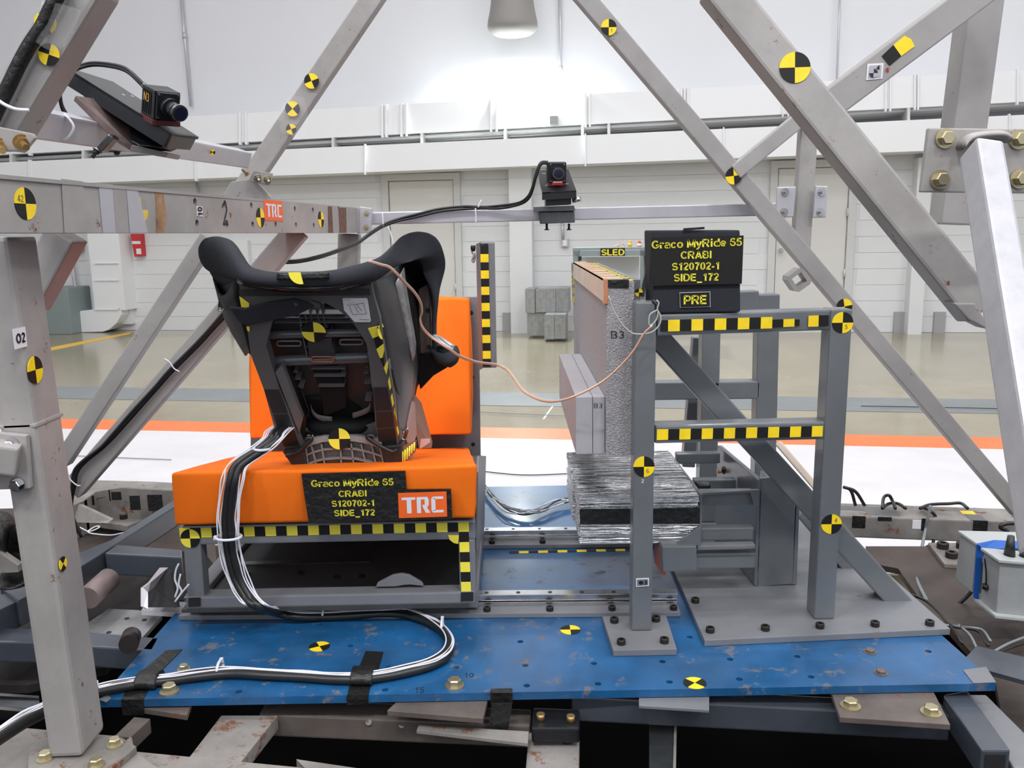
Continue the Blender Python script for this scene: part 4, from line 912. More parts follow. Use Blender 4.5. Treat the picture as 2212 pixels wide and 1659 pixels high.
quad('arm_support', [(898, 764, 2.06), (940, 762, 2.06), (968, 793, 2.06), (936, 812, 2.06), (908, 842, 2.06), (900, 810, 2.06)], (0, .09, 0), sh, cs, bev=.003)
# left side panel
l0 = [(514, 602, 1.735), (530, 690, 1.785), (544, 765, 1.83)]; l1 = [(480, 640, 1.84), (505, 695, 1.86), (535, 760, 1.88)]; l2 = [(462, 600, 1.92), (488, 690, 1.94), (532, 768, 1.95)]
loft('side_shell', [TP(l0), TP(l1), TP(l2)], sh, cs, thick=.006)
quad('wing_liner', [(448, 580, 1.90), (480, 590, 1.86), (516, 602, 1.80), (520, 640, 1.82), (500, 668, 1.85), (474, 664, 1.89), (471, 622, 1.9)], (0, .03, 0), sh, cs, bev=.003)
quad('belt_guide', [(471, 622, 1.90), (500, 632, 1.88), (522, 668, 1.86), (500, 668, 1.87), (472, 664, 1.90)], (.01, .03, 0), sh, cs, bev=.002)
quad('belt_guide', [(508, 660, 1.80), (532, 700, 1.82), (548, 780, 1.86), (544, 772, 1.87), (520, 712, 1.85)], (0, .03, 0), blackp, cs)
cable('chrome_clip', [P(x, y, 1.86) for x, y in ((472, 652), (471, 668), (478, 672), (484, 668))], .002, steel, cs)
quad('pale_sticker', [(491, 640, 1.87), (505, 636, 1.87), (511, 650, 1.86), (504, 662, 1.86)], (0, .001, 0), M('tan_sticker', (.45, .28, .08), .5), cs)
# padded rim sweeping from the left wing over the top to the right wing and arm rest
st = []
def stn(xt, yt, xb, yb, Y, d, rx=0):
    a, b = P(xt, yt, Y), P(xb, yb, Y); c = (a + b) / 2; up = (a - b) / 2
    dr = V((math.sin(rx), -math.cos(rx), 0)); return (c, up, dr * d)
wing = [stn(435, 536, 437, 552, 1.97, .02), stn(439, 524, 442, 568, 1.96, .035), stn(450, 513, 455, 585, 1.93, .05), stn(474, 511, 480, 596, 1.88, .055), stn(498, 521, 496, 602, 1.83, .05), stn(515, 545, 510, 606, 1.78, .045), stn(534, 573, 530, 611, 1.73, .04),
        stn(560, 583, 557, 618, 1.71, .036), stn(600, 588, 600, 622, 1.70, .034), stn(661, 588, 661, 624, 1.70, .033), stn(720, 583, 722, 622, 1.70, .033), stn(760, 574, 765, 618, 1.71, .034), stn(797, 564, 803, 610, 1.72, .036),
        stn(824, 552, 832, 594, 1.75, .04), stn(848, 530, 858, 575, 1.80, .04), stn(874, 509, 884, 566, 1.86, .04, -.3), stn(902, 500, 903, 560, 1.91, .035, -.5), stn(926, 508, 915, 563, 1.95, .03, -.9),
        stn(943, 537, 924, 576, 1.98, .025, -1.0), stn(949, 575, 929, 598, 2.0, .022, -1.1), stn(948, 640, 933, 640, 2.01, .02, 0), stn(943, 700, 933, 700, 2.02, .02, 0), stn(945, 745, 934, 748, 2.03, .02, 0), stn(956, 772, 938, 782, 2.04, .018, 0)]
esweep('padded_rim', wing, fabk, cs, n=20, sub=4, pw=.85)
dseam = [(442, 530, 1.90), (458, 545, 1.875), (478, 560, 1.83), (500, 578, 1.775), (522, 592, 1.725), (545, 600, 1.68)]
cable('seam', [P(x, y, Y - .004) for x, y, Y in dseam], .0016, blackp, cs, n=6)
cable('white_piping', [P(x, y, 1.84) for x, y in ((503, 527), (512, 543), (522, 562), (531, 577))], .004, white, cs, n=8)
# arm rest pod with cup holder
esweep('arm_rest', [(P(938, 752, 2.03), X * .012, YY * .03), (P(950, 757, 2.02), X * .022, YY * .04), (P(964, 764, 2.0), V((.024, 0, .018)), YY * .045), (P(975, 776, 1.99), V((.02, 0, .012)), YY * .045), (P(980, 787, 1.99), V((.010, 0, .006)), YY * .03)], fabk, cs, n=18)
for r_, z_, m_ in ((.026, 0, M('silver_plastic', (.45, .47, .5), .3, .4)), ):
    cc = P(963, 744, 2.0); cable('cup_ring', [cc + V((math.cos(t) * r_, math.sin(t) * r_, -math.cos(t) * .018 )) for t in [i * math.pi / 6 for i in range(13)]], .006, m_, cs, sub=2)
    cyl('cup_holder', cc + V((0, 0, -.03)), cc + V((0.004, 0, -.004)), .02, blackp, cs, r1=.024)
# shiny tape band and half target at the top centre
bandt = [(512, 604, 1.70), (560, 615, 1.683), (620, 621, 1.672), (680, 622, 1.672), (740, 617, 1.68), (798, 602, 1.70)]
bandb = [(515, 612, 1.715), (560, 623, 1.70), (620, 629, 1.69), (680, 630, 1.69), (740, 625, 1.70), (800, 612, 1.715)]
loft('shiny_band', [TP(bandt), TP(bandb)], M('glossy_black_vinyl', (.012, .013, .014), .14, 0, bump=.4, bscale=60), cs, thick=.004, subc=2)
loft('tape_patch', [[P(x, y, 1.664) for x, y in ((598, 590), (650, 589), (711, 586))], [P(x, y, 1.662) for x, y in ((598, 605), (650, 605), (711, 603))]], tapek, cs, thick=.0012)
cc = P(649, 588, 1.660); vs = [cc] + [cc + V((math.cos(a) * .0225, 0, math.sin(a) * .0225)) for a in [math.pi + i * math.pi / 16 for i in range(10)]]
mk('half_target', vs + [v + YY * .002 for v in vs], [list(range(11))], yelp, cs, fix=False)
spoly('painted_groove_shade', [(516, 626), (798, 624), (800, 638), (517, 640)], .0015, .001, M('groove_shade_dark', (.04, .035, .035), .6))  # flat dark strip painted as the shade of a groove in the frame
# black tether strap over the back
strap = [[(494, 664, -.0), (500, 690, 0)], ]
prism('tether_strap', [sp3(x, y, .012) for x, y in ((495, 665), (530, 668), (580, 655), (634, 648), (664, 655), (678, 664), (640, 682), (590, 692), (532, 705), (515, 694))], -SN * .008, fabk, cs, bev=.002)
esweep('strap_roll', [(sp3(636, 656, .01), SVv * .004, SN * .004), (sp3(660, 655, 0), SVv * .01, SN * .008), (sp3(692, 660, -.01), SVv * .008, SN * .008), (sp3(697, 672, -.02), SVv * .006, SN * .006)], M('grey_strap', (.08, .08, .085), .6), cs)
# stickers
spoly('white_label', [(740, 646), (742, 645), (792, 645), (794, 648), (801, 693), (799, 696), (767, 696), (765, 695), (743, 670)], .003, .002, wsti)
for x0, y0, x1, y1, m in ((742, 648, 758, 648, ink), (748, 658, 765, 653, cop), (750, 660, 785, 655, ink), (755, 662, 762, 680, ink), (762, 680, 792, 678, ink), (785, 655, 792, 678, ink), (765, 660, 775, 676, ink), (770, 658, 782, 672, ink), (776, 690, 798, 691, ink)):
    a, b = sp3(x0, y0, .0035), sp3(x1, y1, .0035); facebox('label_print', a, b, S(.7, a), .0003, m, cs, nrm=SN, bev=0)
for pts in ([(517, 641), (538, 656), (538, 668), (522, 668)], [(532, 706), (539, 706), (539, 717), (534, 714)], [(795, 710), (820, 704), (821, 725), (805, 731)], [(813, 755), (828, 743), (830, 757), (826, 773), (821, 774)], [(829, 795), (836, 779), (838, 793), (835, 810)], [(841, 813), (845, 837), (842, 843), (838, 825)], [(847, 850), (851, 872), (848, 880), (844, 858)], [(852, 880), (857, 905), (856, 918), (851, 895)], [(857, 912), (862, 935), (860, 942), (856, 925)]):
    spoly('yellow_sticker', pts, .006, .002, yelp)
for pts in ([(808, 732), (821, 727), (828, 743), (813, 754)], [(821, 775), (828, 772), (831, 794), (827, 790)]): spoly('black_sticker', pts, .005, .0015, blk)
c = P(825, 707, 1.79); marker(c, V((.25, .97, 0)).normalized(), ZZ, S(26, c), cs, mats=[blk, yelp], ya=1)
spoly('red_label', [(849, 885), (853, 884), (859, 920), (855, 925)], .006, .002, M('red_brown_label', (.35, .06, .03), .5))
# belt buckle and webbing on the right, fringe of yellow strips
quad('belt_webbing', [(893, 850, 2.02), (910, 870, 2.06), (934, 955, 2.1), (932, 968, 2.1), (905, 968, 2.06), (893, 900, 2.02)], (0, .003, 0), M('beige_webbing', (.30, .21, .16), .7), cs)
quad('belt_webbing', [(880, 862, 1.99), (896, 870, 2.0), (900, 940, 2.02), (888, 975, 2.0), (878, 950, 1.98)], (0, .003, 0), M('pinkish_tape', (.42, .30, .27), .35), cs)
cable('belt_buckle', [P(x, y, 1.955) for x, y in ((872, 930), (880, 926), (881, 934), (877, 948), (870, 949), (868, 944), (872, 932))], .0022, steel, cs)
quad('paper_tag', [(909, 948, 2.0), (929, 947, 2.0), (929, 955, 2.0), (907, 970, 2.0)], (0, .001, 0), M('pink_tag', (.7, .5, .45), .6), cs)
quad('fringe_backing', [(866, 966, 1.935), (900, 950, 1.97), (898, 975, 1.97), (880, 1002, 1.94), (868, 1005, 1.93)], (0, .002, 0), M('brown_tape', (.22, .12, .08), .5), cs)
for i in range(6):
    x = 870 + i * 5; cable('yellow_strip', [P(x, 975 - i * 4, 1.925 + i * .004), P(x - 1, 1004 - i * 6, 1.92 + i * .004)], .0022, yelp, cs, sub=1, n=5)
# ================================================================ LEFT TUBE FRAME
lf = thing('left_tube_frame', 'silver painted tube frame at the left with rusty spots, targets and long perforated beam', 'frame', P(140, 1640, 1.40))
LY = 1.40
p0, p1 = P(-24, 512, LY), P(142, 1636, LY)
facebox('column', p0, p1, .058, .088, silver2, lf, bev=.008)
c = P(178, 1400, LY)
side_n = V((1, 0, 0)); colx = lambda py: (P(-24, 512, LY).x + (P(142, 1636, LY).x - P(-24, 512, LY).x) * (py - 512) / 1124) + .029
def onside(px, py):
    O_ = p0 + X * .030; a = (p1 - p0).normalized(); n = YY.cross(a).normalized(); n = n if n.x > 0 else -n; return PL(px, py, O_, n), n
q, n_ = onside(74, 799); 
marker(P(70, 799, LY - .001) if False else q + n_ * .001, YY, ZZ, .0225, lf, ya=0, ang=0)
q, n_ = onside(134, 1218); marker(q + n_ * .001, YY, ZZ, .0125, lf, ya=0, ang=.7)
q, n_ = onside(41, 730); a_ = .018
prism('small_code_target', [q + n_ * .001 + YY * s + ZZ * t for s, t in ((-a_, -.016), (a_, -.016), (a_, .016), (-a_, .016))], n_ * .001, wsti, lf); text('O2', q + n_ * .0025, YY, ZZ, .016, .026, ink, lf)
# weld band
q0 = p0.lerp(p1, (889 - 512) / 1124); facebox('weld_band', q0, q0.lerp(p1, .012), .062, .09, silver2, lf, bev=.002)
# flange bracket at the left with bolts
quad('flange_plate', [(-60, 930, 1.385), (56, 941, 1.385), (64, 1056, 1.385), (-60, 1060, 1.385)], (0, .012, 0), silver2, lf, bev=.002)
bar('flange_tube', -120, 980, 1.33, 36, 1000, 1.36, 66, .05, silver2, lf)
for x, y in ((26, 961), (38, 1046)): bolt(P(x, y, 1.384), (0, -1, 0), .0125, lf, 'hex', steel, L=1.3)
# base flange
zb = P(142, 1640, LY).z
bp = [Z(x, y, zb) for x, y in ((60, 1668), (230, 1668), (295, 1612), (262, 1592), (225, 1592), (60, 1625))]
prism('base_flange', bp, (0, 0, -.014), wframe, lf, bev=.002)
for x, y in ((98, 1640), (208, 1654), (248, 1610)): bolt(Z(x, y, zb), ZZ, .0145, lf, 'hex', brass, L=1.3)
# perforated beam
b4 = [P(-80, 503, 1.22), P(775, 503, 3.0), P(775, 449, 3.0), P(-80, 368, 1.22)]
Bu = (b4[1] - b4[0]).normalized(); Bv = ZZ; Bn = Bu.cross(Bv).normalized(); Bv = Bn.cross(Bu)
B2 = [uv(q, b4[0], Bu, Bv) for q in b4]
def bpx(px, py, off=0): return PL(px, py, b4[0] + Bn * off, Bn)
def b2(px, py): return uv(bpx(px, py), b4[0], Bu, Bv)
hol = [(155, 416), (162, 474), (259, 423), (264, 478), (346, 430), (351, 478.5), (421.5, 436), (426, 482), (486, 440), (490, 482.5), (543, 444), (546, 485), (595.5, 485), (637, 451.5), (639.5, 486), (676, 454), (678, 487)]
holed('beam_face', b4[0], Bu, Bv, Bn, B2, [circ(*b2(*h), .0078, 12) for h in hol], .006, silver2, lf)
prism('beam_core', [q - Bn * .0262 for q in b4], -Bn * .045, silver, lf)
for i, (a, b) in enumerate(((b4[3], b4[2]), (b4[0], b4[1]))): 
    s = 1 if i else -1; prism('beam_flange', [a - Bn * .006, b - Bn * .006, b - Bn * .0262, a - Bn * .0262], Bv * .006 * s, silver, lf)
def bdec(name, pts, mat, off=.0012): return prism(name, [bpx(x, y, off) for x, y in pts], -Bn * .001, mat, lf)
bdec('doubler_plate', [(133, 386), (180, 392), (183, 503), (140, 503)], silver2, .002); bdec('doubler_plate', [(244, 400), (272, 402), (279, 503), (252, 503)], silver2, .002)
bdec('bright_strip', [(213, 396), (243, 399), (251, 503), (223, 503)], alu, .0014); bdec('bright_strip', [(273, 403), (296, 405), (320, 503), (281, 503)], alu, .0014)
bdec('rust_streak', [(336, 410), (352, 410), (360, 470), (356, 503), (338, 503)], M('orange_rust', (.33, .19, .10), .8, 0, nz=(30, .5)), .0008)
for pts in ((709, 446, 717, 446, 720, 503, 710, 503), (732, 448, 748, 449, 749, 503, 734, 503)): bdec('rust_patch', [(pts[i], pts[i + 1]) for i in range(0, 8, 2)], M('brown_rust', (.14, .075, .05), .8, 0, nz=(60, .4)))
for x, y, ya in ((54, 440, 0), (562, 470, 1), (693, 474, 1)): c = bpx(x, y); marker(c, Bu, Bv, .024, lf, ya=ya if x > 60 else 1 - 1, num='42' if x < 60 else None, ink_off=(-.45, .3))
c = bpx(305, 453); marker(c, Bu, Bv, .022, lf, ya=0, mats=[M('faded_grey', (.30, .29, .28), .5), M('faded_yellow', (.72, .52, .08), .5)])
a, b, c = bpx(571.5, 476), bpx(611, 478), bpx(570, 431)
trc(a, (b - a).normalized(), Bv, (b - a).length, (c - a).length, lf)
bdec('small_code_target', [(426, 467), (438, 468), (437, 446), (425, 445)], wsti); text('10', bpx(432, 457, .002), Bv, -Bu, .02, .02, ink, lf)
text('2', bpx(486, 462, .0005), Bu, Bv, .055, .03, ink, lf, name='handwritten_number', bold=-.02)
# beam end post, end tab
vpost('beam_post', 752, 505, 742, 1020, 3.02, 45, .055, silver, lf, z=.0)
quad('end_tab', [(738, 503, 2.99), (776, 503, 2.99), (775, 449, 2.99), (741, 448, 2.99)], (0, .06, 0), silver, lf, bev=.002)
# upper left tube, braces
bar('corner_tube', 182, -52, 1.47, -30, 300, 1.47, 92, .07, silver, lf, bev=.008)
bar('lower_brace', 128, 505, 1.6, 44, 660, 1.6, 66, .06, silver, lf)
bar('upper_brace', 815, -25, 2.95, 516, 418, 2.95, 43, .055, silver2, lf)
bar('rear_brace', 448, 512, 2.88, 128, 1000, 2.88, 35, .05, silver, lf)
bar('long_brace', 640, 496, 2.55, 150, 1062, 2.55, 49, .05, silver, lf)
quad('gusset_plate', [(478, 425, 2.93), (500, 392, 2.93), (548, 386, 2.93), (585, 425, 2.93), (586, 440, 2.93), (490, 440, 2.93)], (0, .02, 0), silver, lf, bev=.002)
def tmark(px, py, Y, rpx, ang, ya=0, num=None, parent=None): c = P(px, py, Y - .0015); marker(c, X, ZZ, S(rpx, c), parent or lf, ya=ya, ang=ang, num=num)
tmark(673, 175, 2.94, 16, .35, 1); tmark(632, 235, 2.94, 16, .7, 1, '40'); tmark(629, 279, 2.94, 11, .3, 1)
tmark(106, 118, 1.468, 23, -.35, 1, '44'); tmark(98, 50, 1.468, 24, .5, 0)
# clear plastic film bits around the targets
def film(name, pts, Y, seed):
    rnd = random.Random(seed); c = [[P(x + rnd.uniform(-3, 3), y + rnd.uniform(-3, 3), Y - .004 - rnd.uniform(0, .006)) for x, y in row] for row in pts]
    return loft(name, c, plast, lf, thick=.0008, sub=2, subc=2)
film('clear_film', [[(612, 215), (632, 205), (655, 212)], [(606, 240), (630, 245), (662, 238)], [(602, 262), (628, 268), (668, 262)], [(610, 290), (632, 296), (656, 300)]], 2.935, 2)
film('clear_film', [[(92, 5), (130, 10), (172, 20)], [(80, 45), (120, 60), (160, 60)], [(72, 90), (110, 110), (140, 100)]], 1.45, 4)
# black cable taped along the upper left tube
tag(cable('taped_cable', [P(x, y, 1.452) for x, y in ((135, -30), (112, 14), (92, 56), (64, 98), (40, 142), (16, 192), (-8, 240), (-30, 290))], .0115, tapek), 'thick black taped cable running down the upper left tube', 'cable')
# cable along the long brace
t = thing('brace_cable', 'black cable tied along the long brace at the left behind the column', 'cable', P(160, 1060, 2.45))
cable('cable', [P(x, y, 2.535) for x, y in ((504, 664), (468, 700), (430, 742), (372, 800), (338, 838), (290, 892), (252, 935), (222, 965), (185, 995), (166, 1018), (160, 1048), (153, 1085), (157, 1120), (172, 1150))], .0075, cab, t)
cable('cable', [P(x, y, 2.53) for x, y in ((500, 655), (462, 700), (424, 742), (366, 800), (333, 838), (285, 890), (246, 935), (216, 968), (180, 995), (160, 1018), (156, 1048), (150, 1085), (160, 1125), (176, 1160))], .005, cab, t)
cable('cable_tie', [P(x, y, 2.52) for x, y in ((355, 775), (366, 782), (376, 796), (388, 803))], .002, wht, t)
cable('cable_tie', [P(x, y, 2.52) for x, y in ((146, 1022), (152, 1036), (166, 1048), (174, 1049))], .002, wht, t)
# ---- upper left camera bar
cbar = thing('camera_bar', 'light aluminium square bar carrying the left camera', 'bar', P(300, 310, 2.1))
bar('bar_body', 30, 262, 1.50, 541, 348, 2.85, 66, .05, alu, cbar, nrm=(.35, -.9, -.15))
quad('bar_flange', [(-30, 328, 1.44), (52, 326, 1.44), (75, 298, 1.44), (70, 288, 1.44), (-30, 268, 1.44)], (0, .01, 0), silver, cbar, bev=.002)
for x, y in ((52, 311), (2, 318)): bolt(P(x - 6, y - 4, 1.44), (.6, -.7, -.35), .013, cbar, 'nut', gold, L=1.2)
quad('end_plate', [(536, 392, 2.9), (548, 368, 2.9), (588, 374, 2.9), (582, 400, 2.9)], (0, .012, 0), silver, cbar, bev=.002)
bolt(P(535, 375, 2.9), (-.5, -.5, .5), .012, cbar, 'nut', brass); 
for x, y in ((556, 384), (577, 387)): bolt(P(x, y, 2.895), (.5, -.7, -.5), .012, cbar, 'nut', brass)
for x in (148, 158): pass
cable('cable_tie', [P(x, y, 1.66) for x, y in ((138, 247), (150, 258), (159, 275), (150, 294), (136, 305))], .0025, wht, cbar)
c = P(467, 331, 2.5); marker(c + V((0, -.03, .0)), X, ZZ, S(6, c), cbar, ya=1, ang=.6)
tag(cable('white_cable_tie', [P(x, y, 1.43) for x, y in ((-10, 212), (10, 226), (35, 236), (62, 238))], .0028, wht), 'white cable tie around the upper left tube', 'cable tie')
# camera mount with camera N3
cm = thing('camera_mount', 'black tilted mounting plate with rusty lower plate on the left camera bar', 'mount', P(280, 330, 1.8))
A_, B_, C_, D_ = (137, 142, 1.86), (244, 176, 2.05), (430, 296, 1.92), (372, 289, 1.72)
pp = [P(*q) for q in (A_, B_, C_, D_)]; nn = (pp[1] - pp[0]).cross(pp[3] - pp[0]).normalized(); nn = nn if nn.z > 0 else -nn
pp[2] = pp[1] + (pp[3] - pp[0]) * .92
pp[2] = PL(430, 296, pp[0], nn); pp[1] = PL(244, 176, pp[0], nn)
prism('top_plate', pp, -nn * .006, blackm, cm, bev=.001)
prism('plate_side', [pp[0], pp[3], pp[3] - nn * .030, pp[0] - nn * .030], (pp[1] - pp[0]).normalized() * .006, blackm, cm)
e_ = (pp[2] - pp[3]); prism('plate_end', [pp[3], pp[2] - e_ * .08, pp[2] - e_ * .12 - nn * .030, pp[3] - nn * .030], (pp[0] - pp[3]).normalized() * .006, blackm, cm)
lw = [P(160, 206, 1.80), P(205, 213, 1.9), P(364, 331, 1.84), P(278, 325, 1.74)]
prism('wedge_block', [P(205, 212, 1.86), P(245, 200, 1.9), P(392, 300, 1.86), P(350, 318, 1.8), P(300, 315, 1.8), P(250, 285, 1.82)], (0, .05, -.005), blackm, cm, bev=.003)
quad('lower_plate', [(158, 217, 1.78), (163, 206, 1.78), (200, 228, 1.79), (284, 312, 1.80), (280, 325, 1.80), (240, 300, 1.79)], (.03, .06, 0), M('rusty_brown_plate', (.12, .085, .08), .5, .3, nz=(20, .3), rust=.1, rscale=30), cm, bev=.002)
quad('clamp_bar', [(284, 312, 1.79), (364, 330, 1.83), (358, 340, 1.83), (279, 326, 1.79)], (0, .07, 0), silver, cm, bev=.002)
bar('clamp_leg', 240, 292, 1.74, 212, 324, 1.74, 14, .03, dsteel, cm); bolt(P(210, 325, 1.745), (-.5, -.3, -.8), .009, cm, 'nut', boltk); bolt(P(252, 329, 1.79), (0, -.3, -1), .007, cm, 'hex', boltk)
cyl('pivot_pin', P(184, 212, 1.84), P(212, 218, 1.84), .0065, steel, cm); cyl('pivot_pin', P(345, 305, 1.79), P(366, 309, 1.79), .006, brass, cm)
for x, y in ((267, 205), (286, 208)):
    q = PL(x, y, pp[0] + nn * .0005, nn); cyl('plate_hole', q, q + nn * .0006, .0035, wsti, cm, n=10)
def camera(name, label, o, d, upv, L_, W_, H_, lens_r, lens_l, txt=None):
    d = V(d).normalized(); sd = d.cross(V(upv)).normalized(); up = sd.cross(d)
    t = thing(name, label, 'camera', o - up * H_ / 2)
    def bx(nm, c, a, b, e, m, bev=.002):
        q = [c + d * (i * a / 2) + sd * (j * b / 2) - up * e / 2 for i, j in ((-1, -1), (1, -1), (1, 1), (-1, 1))]; return prism(nm, q, up * e, m, t, bev=bev)
    bx('body', o, L_, W_, H_, blackm); bx('front_frame', o + d * (L_ / 2 + .003), .006, W_ * .9, H_ * .94, blackm)
    for i in range(5): bx('cooling_fin', o + d * (-L_ * .35 + i * L_ * .15), L_ * .05, W_ * 1.05, H_ * .8, blackm, 0)
    bx('base_shim', o - up * (H_ * .5 + .005), L_ * 1.1, W_ * 1.1, .010, M('dark_red_plate', (.10, .02, .02), .45), .001)
    f = o + d * (L_ / 2 + .006)
    cyl('lens_mount', f, f + d * lens_l * .3, lens_r * 1.15, blackm, t); cyl('lens_barrel', f + d * lens_l * .3, f + d * lens_l * .75, lens_r * .9, blackp, t)
    bar_ = None; lb_ = t.children[-1]; cyl('lens_ring', f + d * lens_l * .75, f + d * lens_l, lens_r, M('chrome_black', (.15, .15, .16), .2, .8), lb_); cyl('lens_glass', f + d * lens_l * 1.0, f + d * (lens_l * 1.0 + .001), lens_r * .8, M('lens_glass', (.01, .012, .03), .05, 0, coat=1), lb_)
    for i, j in ((-1, -1), (1, -1), (1, 1), (-1, 1)): q = o + d * (L_ / 2 + .006) + sd * i * W_ * .38 + up * j * H_ * .4; cyl('screw', q, q + d * .001, .002, steel, t, n=8)
    return t, d, sd, up
o_ = P(347, 222, 1.76); dd = P(415, 252, 1.66) - P(352, 218, 1.74); 
cN, d_, sd_, up_ = camera('high_speed_camera', 'small black camera marked N3 on the tilted plate at the upper left', o_, dd, (0.25, -.25, 1), .055, .05, .054, .0155, .05)
side = -sd_ if (-sd_).y < sd_.y else sd_
cN_l = o_ + side * .0275
uu = d_ ; vvv = side.cross(uu)
if vvv.z < 0: vvv = -vvv; 
text('N3', o_ + side * .0275 + up_ * .009, d_ if d_.cross(up_).dot(side) > 0 else -d_, up_, .016, .024, M('orange_lettering', (.75, .42, .02), .5), cN, bold=.01)
t = thing('camera_cable', 'black cable pair arching from the left camera back over its plate', 'cable', P(140, 245, 1.75))
for k, dy in ((0, 0), (1, 5)):
    cable('cable', [P(x, y + dy, Y) for x, y, Y in ((318, 192, 1.77), (300, 172, 1.77), (272, 148, 1.78), (235, 138, 1.8), (195, 136, 1.82), (160, 148, 1.82), (138, 172, 1.82), (130, 200, 1.82), (134, 228, 1.83), (146, 250, 1.85))], .0035, cab, t)
cyl('cable_connector', P(310, 184, 1.77), P(326, 196, 1.765), .006, steel, t)
# ---- rear cross bar with second camera
xb = thing('cross_bar', 'light aluminium square cross bar behind the child seat carrying the middle camera', 'bar', P(1240, 450, 3.05))
bar('bar_body', 800, 472, 3.05, 1683, 452, 3.05, 27, .05, alu, xb)
quad('end_tab', [(772, 505, 3.0), (800, 503, 3.0), (803, 450, 3.0), (776, 446, 3.0)], (0, .03, 0), alu, xb, bev=.002)
for y in (461, 491): bolt(P(791, y, 2.998), (0, -1, 0), .009, xb, 'nut', brass, L=.5)
cm2 = thing('camera_mount', 'black tilting mount clamped on the middle of the rear cross bar', 'mount', P(1203, 485, 3.0))
tp = [P(1171, 415, 2.86), P(1245, 411, 2.86), P(1228, 365, 3.02), P(1160, 368, 3.02)]
prism('top_plate', tp, (0, 0, -.006), blackm, cm2, bev=.001)
quad('plate_end', [(1171, 432, 2.86), (1245, 428, 2.86), (1245, 412, 2.86), (1171, 416, 2.86)], (0, .008, 0), blackm, cm2); 
quad('tilt_block', [(1179, 444, 2.88), (1234, 441, 2.88), (1234, 428, 2.88), (1179, 430, 2.88)], (0, .1, 0), blackm, cm2)
quad('lower_plate', [(1153, 457, 2.92), (1243, 455, 2.92), (1240, 444, 2.92), (1153, 447, 2.92)], (0, .12, 0), dsteel, cm2, bev=.001)
quad('clamp_block', [(1167, 484, 2.97), (1242, 481, 2.97), (1241, 456, 2.97), (1163, 457, 2.97)], (0, .07, 0), dsteel, cm2, bev=.003)
cyl('clamp_knob', P(1236, 433, 2.9), P(1255, 430, 2.9), .009, steel, cm2)
for x in (1181, 1229): a = P(x, 483, 2.99); cyl('clamp_screw', a, a - ZZ * .018, .004, boltk, cm2, n=10); cyl('clamp_screw_head', a - ZZ * .018, a - ZZ * .022, .008, boltk, cm2, n=6)
for x, y in ((1173, 369), (1175, 377), (1181, 402), (1225, 399)): q = PL(x, y, tp[0] + ZZ * .0006, ZZ); cyl('plate_hole', q + ZZ * .002, q + ZZ * .0026, .004, wsti, cm2, n=10)
o2_ = P(1202, 372, 2.92)
c2_, d2_, sd2, up2 = camera('high_speed_camera', 'small black camera facing the viewer on the middle of the cross bar', o2_, (0.05, -1, -.12), (0, 0, 1), .05, .058, .064, .0185, .035)
q = o2_ + d2_ * .0335 - up2 * .031; u_ = -sd2 if sd2.x < 0 else sd2
prism('red_label', [q + u_ * a + up2 * b for a, b in ((-.017, -.007), (.017, -.007), (.017, .006), (-.017, .006))], d2_ * .001, redm, c2_); prism('red_label_print', [q + d2_ * .0012 + u_ * a + up2 * b for a, b in ((-.013, 0), (.014, 0), (.014, .004), (-.013, .004))], d2_ * .0004, wsti, c2_)
t = thing('camera_cable', 'black cable pair from the middle camera along the cross bar towards the seat', 'cable', P(800, 500, 2.95))
for k, dy in ((0, 0), (1, 6)):
    cable('cable', [P(x, y + dy * f, Y) for x, y, Y, f in ((1184, 350, 2.95, .5), (1168, 352, 2.95, .6), (1158, 375, 2.95, 1), (1150, 405, 2.96, 1), (1140, 425, 2.98, 1), (1120, 438, 3.0, .7), (1080, 444, 3.02, 1), (1040, 447, 3.03, .5), (1000, 446, 3.03, 1), (950, 451, 3.03, 1), (900, 463, 3.03, 1), (858, 474, 3.03, .7), (825, 487, 3.02, .6), (795, 507, 2.98, .5), (770, 524, 2.9, .6), (735, 538, 2.8, .6), (690, 553, 2.72, .6), (640, 563, 2.68, .6), (590, 565, 2.62, .6), (560, 576, 2.58, .7), (535, 592, 2.55, 1))], .0045, cab, t, sub=5)
for pts in (((826, 459), (827, 475), (828, 490)), ((1027, 450), (1028, 466), (1028, 482)), ((1033, 448), (1036, 440), (1041, 432)), ((838, 490), (845, 508), (850, 530)), ((553, 557), (562, 570), (575, 582))):
    cable('cable_tie', [P(x, y, 3.02 if x > 600 else 2.56) for x, y in pts], .0025, wht, t)
# ================================================================ RIGHT TUBE FRAME
rf = thing('right_tube_frame', 'silver painted triangulated tube frame at the right with rust spots and round targets', 'frame', P(1950, 560, 2.0))
bar('long_brace', 1225, -55, 2.95, 2212, 1110, 2.98, 39, .05, silver, rf)
bar('main_diagonal', 1548, -45, 1.98, 2128, 672, 1.86, 78, .07, silver2, rf, bev=.007); DG = tuple(LAST)
bar('short_post', 1751, 255, 3.0, 1733, 548, 3.0, 37, .045, silver2, rf)
bar('inner_brace', 1733, 255, 2.97, 1590, 372, 2.95, 33, .045, silver, rf)
bar('upper_brace', 1800, 222, 2.1, 2150, -40, 2.1, 64, .06, silver, rf)
bar('side_column', 2136, -20, 2.25, 2070, 485, 2.25, 75, .075, silver, rf)
for pts in ([(1677, 471), (1714, 469), (1720, 403), (1679, 404)], [(1757, 471), (1785, 470), (1789, 402), (1762, 401)]):
    quad('clamp_plate', [(x, y, 2.97) for x, y in pts], (0, .014, 0), alu, rf, bev=.003)
for x, y in ((1696, 415), (1694, 458), (1775, 415), (1772, 458)): bolt(P(x, y, 2.968), (0, -1, 0), .013, rf, 'nut', steel, L=.6)
